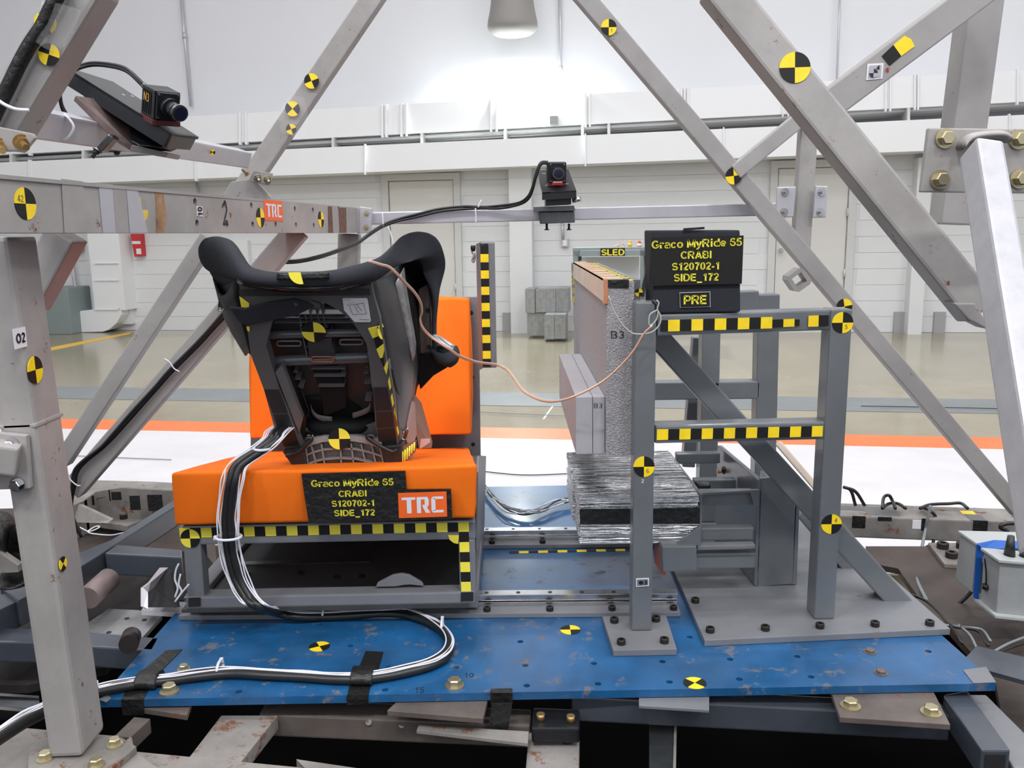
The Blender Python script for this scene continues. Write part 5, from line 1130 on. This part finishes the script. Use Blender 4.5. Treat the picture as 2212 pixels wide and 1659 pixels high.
quad('joint_plate', [(1990, 415, 1.72), (2260, 418, 1.72), (2262, 279, 1.72), (2007, 276, 1.72)], (0, .014, 0), silver2, rf, bev=.003)
for x, y in ((2041, 299), (2030, 388), (2200, 301), (2202, 386)): bolt(P(x, y, 1.718), (0, -1, 0), .0185, rf, 'hex', brass, L=1.2)
bar('near_strut', 2139, 299, 1.62, 2290, 1180, 1.18, 60, .06, bright, rf, bev=.006)
esweep('weld_collar', [(P(x, y, 1.70), V((.0, 0, .008)), V((0, .02, 0))) for x, y in ((2076, 316), (2090, 300), (2120, 293), (2160, 292), (2176, 300))], silver2, rf)
# wrapped foot of the big diagonal
quad('diagonal_foot', [(2060, 655, 1.86), (2106, 655, 1.86), (2138, 705, 1.86), (2134, 712, 1.86), (2092, 690, 1.86)], (0, .05, 0), silver2, rf, bev=.003)
# square stub tube
O_ = P(1727, 605, 2.93); uu_ = V((math.cos(.62), 0, math.sin(.62))); vv_ = V((-math.sin(.62), 0, math.cos(.62))); s1_, s2_ = S(21, O_), S(12, O_)
holed('square_stub', O_, uu_, vv_, -YY, [(-s1_ , -s1_ * .7), (-s1_ * .7, -s1_), (s1_ * .7, -s1_), (s1_, -s1_ * .7), (s1_, s1_ * .7), (s1_ * .7, s1_), (-s1_ * .7, s1_), (-s1_, s1_ * .7)], [[(-s2_, -s2_), (s2_, -s2_), (s2_, s2_), (-s2_, s2_)]], .06, silver2, rf)
c = PL(1717, 146, DG[0] + DG[1] * .001, DG[1]); u_ = YY.cross(-DG[1]) if False else V((1, 0, 0)); u_ = (u_ - DG[1] * u_.dot(DG[1])).normalized(); marker(c, u_, DG[1].cross(u_), S(33, c), rf, ya=0); tmark(1315, 59, 2.95, 17, 0, 0, '1', rf); tmark(1585, 380, 2.955, 18, .1, 1, '7', rf); tmark(1824, 662, 2.965, 17, .2, 1, None, rf)
c = P(1938, 108, 2.098); a_ = (P(1953, 97, 2.098) - P(1924, 119, 2.098)).normalized(); b_ = V((a_.z, 0, -a_.x)) * -1; w_ = S(36, c)
prism('black_square', [P(1905, 121, 2.098), P(1930, 97, 2.098), P(1947, 121, 2.098), P(1922, 142, 2.098)], (0, .001, 0), blk, rf); prism('yellow_square', [P(1930, 97, 2.098), P(1954, 77, 2.098), P(1968, 84, 2.098), P(1976, 100, 2.098), P(1947, 121, 2.098)], (0, .001, 0), yel, rf)
prism('small_code_target', [P(x, y, 2.098) for x, y in ((1871, 173), (1906, 170), (1909, 136), (1874, 138))], (0, .001, 0), wsti, rf); prism('code_target_print', [P(x, y, 2.097) for x, y in ((1875, 169), (1903, 167), (1905, 140), (1878, 142))], (0, .0005, 0), M('code_grey', (.42, .41, .43), .5), rf)
c = P(1887, 158, 2.096); marker(c, X, ZZ, S(9, c), rf, mats=[ink, M('code_grey', (), 0)], name='code_target_print', t=.0005)
textpx('4', 1897, 146, FRONT(2.096), 9, 7, ink, rf, name='code_target_print'); textpx('5', 1917, 151, FRONT(2.0985), 9, 9, M('red_ink', (.5, .05, .03), .6), rf, name='handwritten_number', ang=-.5)
# ================================================================ COPPER WIRES AND HARNESS
t = thing('contact_wire', 'thin copper coloured wire looping from the child seat over to the barrier post', 'wire', P(1180, 868, 1.85))
pts = [(797, 565, 1.665), (820, 572, 1.68), (840, 578, 1.70), (860, 596, 1.72), (875, 612, 1.76), (895, 633, 1.80), (908, 655, 1.84), (911, 675, 1.86), (907, 690, 1.87), (912, 708, 1.88), (930, 728, 1.9), (968, 753, 1.90), (992, 770, 1.93), (1030, 783, 2.0), (1068, 788, 2.05), (1092, 797, 2.05), (1110, 818, 2.0), (1130, 845, 1.98), (1160, 862, 1.92), (1190, 868, 1.86), (1225, 862, 1.82), (1270, 843, 1.80), (1310, 818, 1.79), (1345, 785, 1.785), (1370, 755, 1.78), (1390, 722, 1.775), (1408, 704, 1.77)]
cable('copper_wire', [P(x, y, Y - .01) for x, y, Y in pts], .0021, cop, t, n=6); cable('copper_wire', [P(x + 1.5, y - 2.2, Y - .01) for x, y, Y in pts], .0015, M('pale_wire', (.65, .5, .42), .35), t, n=6)
t = thing('terminal_wire', 'loop of grey white wire with a black clip hanging from the barrier near post', 'wire', P(1415, 690, 1.78))
cable('clip', [P(1411, 650, 1.785), P(1418, 656, 1.78), P(1420, 670, 1.78)], .005, blackp, t)
for pts in (((1418, 648), (1423, 655), (1420, 668), (1427, 683), (1425, 700), (1412, 715), (1395, 721), (1370, 721), (1355, 712), (1340, 695), (1325, 670), (1315, 640)), ((1419, 670), (1404, 680), (1402, 698), (1406, 703), (1418, 690), (1422, 672))):
    cable('wire', [P(x, y, 1.775) for x, y in pts], .0017, M('grey_wire', (.42, .42, .38), .4), t, n=6)
hs = thing('sensor_harness', 'black and white cable harness hanging from the seat, curving over the blue plate', 'cable', Z(560, 1452, 0))
main = [(665, 880, 2.02), (630, 912, 1.95), (600, 935, 1.87), (590, 950, 1.85), (565, 972, 1.83), (535, 992, 1.82), (512, 1012, 1.81), (503, 1040, 1.80), (497, 1080, 1.80), (493, 1120, 1.80), (494, 1150, 1.80), (497, 1185, 1.81), (504, 1220, 1.81), (515, 1255, 1.81), (535, 1290, 1.80), (560, 1312, 1.79)]
zl = [(600, 1324, .03), (640, 1330, .02), (700, 1331, .012), (760, 1328, .012), (820, 1324, .012), (870, 1326, .012), (915, 1339, .012), (945, 1355, .012), (965, 1376, .012), (972, 1396, .012), (962, 1418, .012), (930, 1436, .012), (880, 1450, .012), (830, 1460, .012), (780, 1466, .012), (720, 1466, .012), (650, 1461, .012), (580, 1458, .012), (500, 1454, .012), (430, 1460, .012), (370, 1468, .012), (310, 1475, .012), (250, 1485, .012), (205, 1494, .012)]
def hpts(dx, dy, dz=0, wob=0, seed=0, a=0, b=None):
    rnd = random.Random(seed); out = []
    q = [P(x + dx + rnd.uniform(-wob, wob), y + dy * .3, Y) for x, y, Y in main] + [Z(x + dx * .35, y + dy + rnd.uniform(-wob, wob) * .6, z + dz) for x, y, z in zl]
    return q[a:b]
cable('black_cable', hpts(5, 2, -.001), .0085, cab, hs, n=10); cable('black_cable', hpts(-7, -5, 0), .0080, cab, hs, n=10)
for k, (dx, dy, wb) in enumerate(((-20, -11, 2.0), (-15, -9, 1.6), (14, -12, 2.5), (19, -10, 2.5), (24, -8, 3), (-24, -13, 2.2))):
    cable('white_wire', hpts(dx, dy, .004 + .001 * k, wb, k + 3), .0016, wht, hs, n=6, sub=5)
def ring(px, py, Y, r, name='cable_tie', ax=None):
    c = P(px, py, Y) if Y else Z(px, py, .014); u = X if Y else YY; v = YY if Y else ZZ
    cable(name, [c + u * math.cos(t_) * r + v * math.sin(t_) * r * .75 for t_ in [i * math.pi / 6 for i in range(13)]], .003, wht, hs, sub=2)
    box(name + '_head', c + (V((-r, -.004, 0)) if Y else V((0, r * .6, .012))), (.007, .008, .009), wht, hs, bev=.001)
ring(494, 1160, 1.80, .027); ring(475, 1444, 0, .02); ring(955, 1352, 0, .02); ring(700, 1325, 0, .018); ring(566, 970, 1.83, .016)
tag(cable('cable_bundle', [Z(x, y, .03) for x, y in ((-40, 1620), (0, 1592), (50, 1560), (92, 1538), (130, 1515), (210, 1492))], .013, cab), 'black cable bundle passing behind the foot of the left column', 'cable')
for i, (dy, r_) in enumerate(((-14, .003), (-10, .003), (-18, .0028))):
    tag(cable('white_wire', [Z(x, y + dy, .04) for x, y in ((-40, 1618), (0, 1590), (50, 1560 - i * 2), (92, 1538), (130, 1515), (212, 1490))], r_, wht, n=6), ('middle', 'lower', 'upper')[i] + ' white wire lying over the black bundle at the bottom left corner', 'wire')
# tape over the cable on the plate
for x, y, w_, l_ in ((322, 1468, 44, 'left'), (784, 1459, 46, 'middle')):
    a, b = Z(x - w_ / 2, y, .012), Z(x + w_ / 2, y, .012)
    tag(esweep('cable_tape', [(a + (b - a) * f, YY * .028, ZZ * .015) for f in (0, .33, .66, 1)], tapek), 'black tape wrapped over the harness at the %s of the blue plate' % l_, 'tape')
# ================================================================ UNDERCARRIAGE AND LOWER STRUCTURE
uc = thing('sled_carriage', 'dark slate tubes and rusty plates of the sled carriage under the blue plate', 'carriage', Z(1700, 1600, -.1))
a, b = P(1235, 1531, 1.60), P(2052, 1574, 1.56); facebox('front_tube', a, b, S(58, a), .05, navy, uc)
def ztube(name, pts, z, h, mat, parent=uc, bev=.004): return zslab(name, pts, z, h, mat, parent, bev)
ztube('side_tube', [(2120, 1620), (2183, 1620), (2090, 1491), (2038, 1500)], -.03, .055, navy)
q = [Z(2120, 1621, -.03), Z(2183, 1621, -.03)]; e_ = (q[1] - q[0]).normalized(); w_ = (q[1] - q[0]).length
prism('tube_opening', [q[0] + e_ * .008 - ZZ * .008 - YY * .001, q[0] + e_ * (w_ - .008) - ZZ * .008 - YY * .001, q[0] + e_ * (w_ - .008) - ZZ * .047 - YY * .001, q[0] + e_ * .008 - ZZ * .047 - YY * .001], (0, .001, 0), hole, uc)
ztube('side_tube', [(2190, 1659), (2290, 1659), (2130, 1500), (2092, 1500)], -.06, .05, greyl)
ztube('bolted_plate', [(1814, 1549), (2053, 1565), (2012, 1485), (1794, 1490)], -.018, .011, rustm, bev=.001)
for x, y in ((1837, 1526), (2011, 1540)): bolt(Z(x, y, -.018), ZZ, .019, uc, 'hex', brass)
ztube('shim_plate', [(836, 1535), (1043, 1552), (1056, 1500), (868, 1505)], -.018, .011, rustm, bev=.001)
ztube('shim_plate', [(306, 1530), (404, 1545), (420, 1500), (318, 1500)], -.020, .011, rustm, bev=.001)
ztube('shim_plate', [(1380, 1524), (1532, 1534), (1532, 1500), (1380, 1500)], -.018, .006, greyl, bev=.001)
# long beam under the front left
a, b = P(560, 1566, 1.60), P(1145, 1592, 1.57); facebox('cross_beam', a, b, S(52, a), .06, rustm, uc)
for x, y in ((796, 1560), (868, 1566)): cyl('rivet', P(x, y, 1.60), P(x, y, 1.585), .006, wframe, uc, n=10)
ztube('long_beam', [(1132, 1700), (1250, 1700), (1252, 1580), (1142, 1580)], -.085, .05, wframe)
for x, y in ((1160, 1598), (1224, 1602)): bolt(Z(x, y, -.085), ZZ, .010, uc, 'socket', boltk)
ztube('black_bracket', [(1148, 1574), (1252, 1574), (1252, 1532), (1152, 1528)], -.045, .03, blackm)
for x, y in ((1168, 1554), (1233, 1558)): cyl('gold_fitting', Z(x, y, -.045), Z(x, y, -.045) + ZZ * .012, .008, gold, uc, n=10)
ztube('long_beam', [(1402, 1700), (1452, 1700), (1456, 1560), (1402, 1560)], -.10, .05, dsteel)
ztube('long_beam', [(1452, 1700), (1460, 1700), (1462, 1560), (1456, 1560)], -.098, .05, wframe)
# hanging black tape
tag(quad('tape_strip', [(1062, 1519, 1.555), (1107, 1519, 1.555), (1094, 1600, 1.545), (1054, 1600, 1.545)], (0, .002, 0), tapek), 'black tape hanging below the blue plate edge', 'tape')
# left deck: light rusty steel frame members near the camera
dk = thing('deck_frame', 'dirty white rusty steel deck members at the bottom left under the column foot', 'frame', Z(300, 1640, -.1))
zd = zb_deck = P(142, 1640, 1.40).z - .014
zslab('deck_plate', [(-80, 1720), (420, 1720), (290, 1618), (285, 1592), (-80, 1560)], zd, .03, wframe, dk, bev=.002)
zslab('deck_strip', [(285, 1622), (420, 1720), (900, 1740), (700, 1662)], zd - .02, .03, wframe, dk, bev=.002)
zslab('diagonal_member', [(408, 1636), (520, 1646), (600, 1545), (478, 1545)], zd - .02, .03, wframe, dk, bev=.002)
zslab('diagonal_member', [(230, 1606), (262, 1612), (325, 1552), (290, 1548)], zd, .03, rustm, dk, bev=.002)
zslab('deck_strip', [(640, 1640), (700, 1700), (1000, 1720), (980, 1690)], zd - .04, .02, wframe, dk)
# left: slate tubes behind the column
lt = thing('slate_tube_frame', 'dark slate tube frame running behind the left column towards the seat', 'frame', Z(250, 1250, -.05))
def zt2(name, pts, z, h, mat, par): return zslab(name, pts, z, h, mat, par, bev=.004)
zt2('diagonal_tube', [(40, 1297), (176, 1222), (400, 1080), (384, 1074), (240, 1166), (150, 1202), (0, 1268)], .06, .065, navy, lt)
zt2('level_tube', [(226, 1195), (392, 1204), (392, 1187), (252, 1176)], .058, .06, navy, lt)
zt2('front_tube', [(-60, 1385), (66, 1387), (330, 1405), (345, 1378), (195, 1365), (-60, 1352)], .0, .05, navy, lt)
zt2('corner_tube', [(-60, 1345), (55, 1290), (40, 1268), (-60, 1310)], .05, .065, navy, lt)
cyl('roller', P(190, 1292, 2.0), P(236, 1250, 2.1), .028, M('dull_pink_steel', (.20, .155, .15), .5, .2, nz=(20, .15)), lt, n=20)
br = thing('bearing_bracket', 'silver u shaped bracket plate left of the seat frame', 'bracket', Z(350, 1325, 0))
quad('bracket_plate', [(304, 1310, 1.90), (304, 1270, 1.92), (320, 1258, 1.95), (345, 1226, 2.1), (358, 1226, 2.1), (328, 1268, 1.97), (314, 1280, 1.92), (314, 1316, 1.90)], (.006, 0, 0), alu, br)
zslab('bracket_base', [(305, 1318), (400, 1324), (400, 1300), (320, 1298)], .002, .012, alu, br)
quad('dark_web', [(314, 1312, 1.93), (385, 1312, 1.93), (370, 1236, 2.05), (352, 1232, 2.1), (330, 1268, 2.0)], (0, .01, 0), hole, br)
bolt(Z(381, 1309, .01), ZZ, .011, br, 'hex', steel)
ap = thing('aluminium_plate', 'scratched bare aluminium plate with holes left of the blue plate', 'plate', Z(260, 1360, -.05))
zslab('plate_body', [(185, 1388), (290, 1396), (350, 1330), (300, 1318), (235, 1315), (190, 1345)], -.03, .01, M('scratched_aluminium', (.42, .42, .43), .35, .8, nz=(12, .3)), ap)
for x, y in ((235, 1366), (274, 1336), (312, 1339)): q = Z(x, y, -.0295); cyl('plate_hole', q, q + ZZ * .0006, .006, hole, ap, n=12)
cyl('round_cap', P(278, 1392, 1.72), P(284, 1374, 1.78), .020, boltk, ap)
# back left anchor box with bolts and tape
ab = thing('anchor_block', 'dirty pale steel anchor block with black tape and socket bolts behind the left braces', 'block', Z(260, 1130, -.25))
zq = -.12
A4 = [(158, 1090), (180, 1082), (205, 1062), (262, 1052), (400, 1060), (400, 1044), (330, 1040), (210, 1037), (160, 1064)]
zslab('block_top', A4, zq, .03, wframe, ab, bev=.003)
YB = lambda px, py: Z(px, py, zq)
def vwall(name, pts, drop, mat, t=.02, par=ab): # vertical wall below pixel polyline on plane zq
    q = [Z(x, y, zq - .002) for x, y in pts]
    for i in range(len(q) - 1): prism(name, [q[i], q[i + 1], q[i + 1] - ZZ * drop, q[i] - ZZ * drop], (0, t, 0), mat, ab)
vwall('block_wall', [(152, 1095), (182, 1082), (207, 1062), (262, 1054), (400, 1062)], .13, wframe)
zslab('block_base', [(152, 1150), (158, 1130), (205, 1126), (275, 1136), (340, 1112), (355, 1100), (215, 1090), (150, 1110)], zq - .13, .025, wframe, ab, bev=.002)
for x, y in ((228, 1104), (260, 1104), (294, 1106), (236, 1118), (268, 1120)): bolt(Z(x, y, zq - .13), ZZ, .016, ab, 'socket', boltk)
quad('gusset', [(156, 1128, 3.18), (168, 1090, 3.22), (240, 1124, 3.14), (232, 1130, 3.12)], (0, .02, 0), wframe, ab)
for x0, x1, y0, y1 in ((192, 210, 1064, 1085), (221, 244, 1052, 1076), (247, 268, 1056, 1074), (286, 308, 1064, 1096), (324, 356, 1062, 1098)):
    c = Z((x0 + x1) / 2, (y0 + y0) / 2 + 2, zq - .003); w_ = S(x1 - x0, c); h = S(y1 - y0, c)
    yq = c.y - .03; prism('tape_patch', [V((c.x - w_ / 2, yq, c.z)), V((c.x + w_ / 2, yq, c.z)), V((c.x + w_ / 2, yq, c.z - h)), V((c.x - w_ / 2, yq, c.z - h))], (0, .002, 0), tapek, ab)
tag(cable('thin_wire', [Z(x, y, -.1) for x, y in ((160, 1133), (178, 1142), (192, 1148), (208, 1143), (215, 1138), (208, 1137), (196, 1143), (190, 1149), (202, 1153), (240, 1156), (270, 1150))], .0022, wht, n=6), 'thin white wire curl on the dark deck behind the left column', 'wire')
# dark decks left and right
tag(zslab('dark_deck', [(-60, 1345), (60, 1330), (300, 1290), (470, 1250), (460, 1112), (160, 1095), (-60, 1100)], -.30, .02, brown), 'dirty brown steel deck behind the left column', 'deck')
tag(zslab('dark_deck', [(60, 1480), (230, 1440), (330, 1300), (520, 1290), (430, 1180), (180, 1260), (-60, 1380), (-60, 1480)], -.12, .02, M('oily_dark_deck', (.028, .025, .024), .85, 0, nz=(5, .4), spec=.15)), 'dark oily deck under the slate tubes left of the seat', 'deck')
tag(zslab('brown_deck', [(1870, 1180), (1990, 1180), (2212, 1180), (2300, 1240), (2300, 1420), (2020, 1340), (1940, 1228), (1870, 1215)], -.26, .02, brown), 'brown dirty steel deck right of the barrier under the pale beam', 'deck')
tag(zslab('brown_deck', [(1960, 1290), (2300, 1330), (2300, 1700), (2190, 1700), (2150, 1470), (2055, 1360)], -.16, .02, brown), 'brown dirty deck plate at the right edge below the battery boxes', 'deck')
tag(zslab('dark_wedge', [(2075, 1432), (2212, 1470), (2300, 1480), (2300, 1440), (2110, 1395)], -.07, .01, navy), 'dark wedge plate right of the blue plate corner', 'plate')
# pale box beam at the right with tapes
rb = thing('box_beam', 'long pale rusty box beam with black tape patches behind the barrier at the right', 'beam', Z(2010, 1165, -.35))
za = -.2
f0, f1 = Z(1820, 1114, za), Z(2260, 1130, za); dv = (f1 - f0).normalized(); bn_ = V((-dv.y, dv.x, 0))
prism('beam_body', [f0 - dv * .5, f1, f1 + bn_ * .16, f0 - dv * .5 + bn_ * .16], (0, 0, -.085), wframe, rb, bev=.006)
def bface(px0, px1, fr0, fr1, mat, name='tape_patch', top=False):
    u0, u1 = (Z(px0, 1120, za) - f0).dot(dv), (Z(px1, 1120, za) - f0).dot(dv); a, b = f0 + dv * u0, f0 + dv * u1
    if top: pts = [a + bn_ * fr0 + ZZ * .001, b + bn_ * fr0 + ZZ * .001, b + bn_ * fr1 + ZZ * .001, a + bn_ * fr1 + ZZ * .001]; e = ZZ * -.001
    else: pts = [a - ZZ * fr0 - bn_ * .002, b - ZZ * fr0 - bn_ * .002, b - ZZ * fr1 - bn_ * .002, a - ZZ * fr1 - bn_ * .002]; e = bn_ * .002
    return prism(name, pts, e, mat, rb)
bface(1845, 1873, -.001, .045, tapek); bface(1899, 1928, -.001, .014, tapek); bface(1991, 1999, -.001, .045, tapek); bface(1972, 1990, .006, .04, wsti, 'bright_patch'); bface(2098, 2128, -.001, .05, tapek)
gt = M('grey_tape', (.13, .135, .135), .5)
bface(1822, 1880, .07, .12, gt, top=True); bface(1880, 1950, .02, .12, gt, top=True); bface(2092, 2126, .0, .07, gt, top=True); bface(2090, 2118, .07, .11, yel, 'yellow_sticker', top=True)
zslab('bolt_pad', [(2005, 1172), (2085, 1172), (2085, 1220), (2040, 1218)], -.245, .015, wframe, rb, bev=.002)
for x, y in ((2036, 1184), (2055, 1204), (2078, 1184)): bolt(Z(x, y, -.245), ZZ, .02, rb, 'socket', boltk, L=.9)
for n_, pts, lbl in (('a', ((1822, 1052), (1838, 1060), (1848, 1092)), 'left dark cable end rising behind the barrier post'), ('b', ((1822, 1052), (1848, 1062), (1868, 1092)), 'second dark cable end rising behind the barrier post'), ('c', ((1906, 1098), (1909, 1075), (1920, 1070), (1928, 1082), (1934, 1098)), 'narrow black cable loop standing on the pale beam'), ('d', ((1906, 1098), (1920, 1088), (1940, 1088), (1956, 1098)), 'low black cable loop lying on the pale beam'), ('e', ((1988, 1098), (2010, 1090), (2050, 1088), (2075, 1087), (2090, 1098)), 'long black cable arc on the pale beam towards the right'), ('f', ((1990, 1096), (2010, 1104), (2022, 1118), (2020, 1135), (2012, 1155), (2016, 1172), (1996, 1185), (1980, 1195), (1972, 1212), (1976, 1235), (1985, 1255), (1995, 1275), (2005, 1300), (2030, 1320), (2052, 1340)), 'black cable dropping over the pale beam front to the brown deck')):
    yd = dep(f0) / FW.y * .97
    tag(cable('black_cable', [P(x, y, Z(1950, 1112, za).y * (1 if y < 1100 else 1.0) - (0.02 if y >= 1098 else -.05) - max(0, y - 1160) * .0043) for x, y in pts], .0062, cab, n=8), lbl, 'cable')
tag(cable('grey_cable', [P(x, y, Z(1950, 1112, za).y - .06 - max(0, y - 1160) * .0043) for x, y in ((2010, 1092), (2004, 1120), (1998, 1150), (1990, 1190), (1982, 1225), (1978, 1240), (1984, 1262), (1998, 1290), (2010, 1312), (2035, 1335))], .006, gstrip), 'grey plastic cable hanging down in front of the pale beam', 'cable')
tag(cyl('orange_connector', P(1983, 1251, 2.85), P(1990, 1262, 2.8), .009, M('orange_plastic', (.8, .12, .02), .5)), 'small orange connector on the cable right of the barrier', 'connector')
for i, pts in enumerate((((1960, 1281), (2000, 1298), (2030, 1325), (2055, 1352), (2110, 1362), (2135, 1395)), ((2040, 1350), (2080, 1355), (2120, 1360), (2140, 1385)), ((2140, 1420), (2180, 1400), (2225, 1385)), ((2135, 1415), (2175, 1392), (2225, 1372)), ((2050, 1350), (2068, 1370), (2078, 1390)), ((2070, 1350), (2095, 1372), (2110, 1400)))):
    tag(cable('thin_cable', [Z(x, y, -.12) for x, y in pts], .0035, (cab, gstrip)[i % 2], n=6), ('long dark cable crossing the deck right of the base plate', 'grey cable crossing the deck to the blue plate corner', 'black cable leaving at the right edge beside the blue plate', 'grey cable leaving at the right edge beside the blue plate', 'short dark cable end near the blue plate back right', 'short grey cable end near the blue plate back right')[i], 'cable')
# battery boxes
def bbox(label, fx0, fy0, fx1, fy1, Y, dx, dy, hz):
    pass
encl = M('box_enamel', (.30, .31, .31), .5, 0, nz=(20, .08))
bb = thing('battery_box', 'grey enamel battery box with black cables on its lid at the right edge', 'box', P(2160, 1330, 2.2))
quad('box_body', [(2152, 1325, 2.05), (2260, 1337, 2.05), (2260, 1224, 2.05), (2160, 1214, 2.05)], (0, .075, 0), encl, bb, bev=.003)
_a, _b = P(2157, 1216, 2.04), P(2260, 1225, 2.04); l4 = [_a, _b, _b + YY * .085, _a + YY * .085]
prism('box_lid', l4, (0, 0, .008), M('pale_enamel', (.40, .42, .42), .45), bb, bev=.002)
_a, _b = P(2150, 1330, 2.03), P(2260, 1342, 2.03); prism('box_flange', [_a, _b, _b + YY * .1, _a + YY * .1], (0, 0, -.006), M('pale_enamel', (), 0), bb)
q = P(2128, 1268, 2.1); cable('pull_cord', [P(2127, 1206, 2.1), P(2130, 1235, 2.1), P(2130, 1262, 2.1)], .002, cab, bb); cyl('cord_knob', P(2130, 1262, 2.1), P(2130, 1272, 2.1), .009, cab, bb)
b2_ = thing('battery_box', 'grey enamel box with a blue webbing strap behind the nearest battery box', 'box', P(2090, 1260, 2.5))
quad('box_body', [(2098, 1280, 2.16), (2260, 1300, 2.16), (2260, 1182, 2.16), (2110, 1178, 2.16)], (0, .085, 0), encl, b2_, bev=.003)
_a, _b = P(2108, 1179, 2.155), P(2260, 1183, 2.155); prism('box_lid', [_a, _b, _b + YY * .095, _a + YY * .095], (0, 0, .008), M('pale_enamel', (), 0), b2_, bev=.002)
quad('webbing_strap', [(2104, 1290, 2.15), (2114, 1300, 2.15), (2124, 1184, 2.15), (2110, 1178, 2.15)], (0, .004, 0), bluec, b2_)
quad('webbing_strap', [(2112, 1176, 2.145), (2124, 1186, 2.14), (2230, 1184, 2.14), (2230, 1172, 2.16), (2150, 1168, 2.16)], (0, .006, 0), bluec, b2_)
for i, (x, y, y1) in enumerate(((2180, 1203, 1165), (2214, 1205, 1168))):
    a = P(x, y, 2.08); tag(cyl('cable_plug', a, a + ZZ * .055, .014, blackp, r1=.008), ('left', 'right')[i] + ' black plug standing on the battery box lid', 'plug')
tag(cable('battery_cable', [P(x, y, 2.3) for x, y in ((2178, 1165), (2176, 1148), (2162, 1140), (2166, 1133), (2190, 1130), (2230, 1135))], .006, cab), 'black cable looping over the battery boxes at the right edge', 'cable')
tag(cable('battery_cable', [P(x, y, 2.3) for x, y in ((2165, 1150), (2150, 1165), (2135, 1182), (2122, 1200), (2112, 1250), (2098, 1278), (2070, 1305), (2045, 1318), (2010, 1316))], .0055, cab), 'black cable running from the battery boxes down to the brown deck', 'cable')
# lower left corner odds
lc2 = thing('cable_tray', 'shiny narrow metal tray with loose black cables at the lower left edge', 'tray', Z(40, 1520, -.05))
zslab('tray_edge', [(-60, 1500), (84, 1508), (84, 1503), (-60, 1493)], -.03, .02, steel, lc2); zslab('tray_edge', [(-60, 1528), (84, 1540), (84, 1533), (-60, 1520)], -.03, .02, steel, lc2)
zslab('tray_floor', [(-60, 1520), (84, 1532), (84, 1508), (-60, 1500)], -.045, .006, dsteel, lc2)
tag(esweep('black_bundle', [(P(-40, 1160, 1.9), ZZ * .03, YY * .03), (P(0, 1150, 1.9), ZZ * .05, YY * .04), (P(30, 1165, 1.9), ZZ * .045, YY * .04), (P(42, 1200, 1.9), ZZ * .05, X * .03), (P(30, 1260, 1.9), YY * .04, X * .04)], tapek), 'bulky black wrapped bundle at the left edge behind the column', 'bundle')
tag(quad('pale_gusset', [(-40, 1185, 1.85), (0, 1196, 1.85), (38, 1222, 1.85), (40, 1236, 1.85), (-40, 1240, 1.85)], (0, .02, 0), wframe), 'pale steel gusset at the left edge behind the column', 'gusset')
t = thing('knotted_rope', 'loose thin white rope with a knot hanging left of the bench leg', 'rope', P(385, 1300, 1.86))
for pts in (((392, 1218), (386, 1232), (384, 1252), (390, 1270), (384, 1290)), ((396, 1240), (392, 1262), (398, 1278), (386, 1297)), ((414, 1262), (404, 1274), (396, 1284), (384, 1300))):
    cable('cord', [P(x - 6, y, 1.86) for x, y in pts], .0022, wht, t, n=6)
t = thing('cable_fan', 'fan of thin grey and black wires from behind the seat frame towards the honeycomb block', 'wires', Z(1130, 1095, 0))
for i in range(6):
    cable('wire', [Z(x, y + i * 2.0 * math.sin(k * 1.3 + i), .02) for k, (x, y) in enumerate(((1046, 1052), (1062, 1072), (1090, 1094), (1130, 1104), (1170, 1100), (1205, 1088), (1240, 1080)))], .0026, (gstrip, cab, wht)[i % 3], t, n=6)
zslab('pale_flange', [(900, 1578), (1140, 1606), (1142, 1580), (905, 1566)], -.055, .006, wframe, uc)
prism('inner_rail', [Z(512, 1220, .055), Z(800, 1212, .055), Z(800, 1205, .055), Z(512, 1213, .055)], (0, 0, -.01), dsteel, bn)
for x, y in ((533, 1243), (650, 1241), (728, 1250), (783, 1249)): bolt(Z(x, y, .047), ZZ, .009, bn, 'socket', boltk, L=.7)
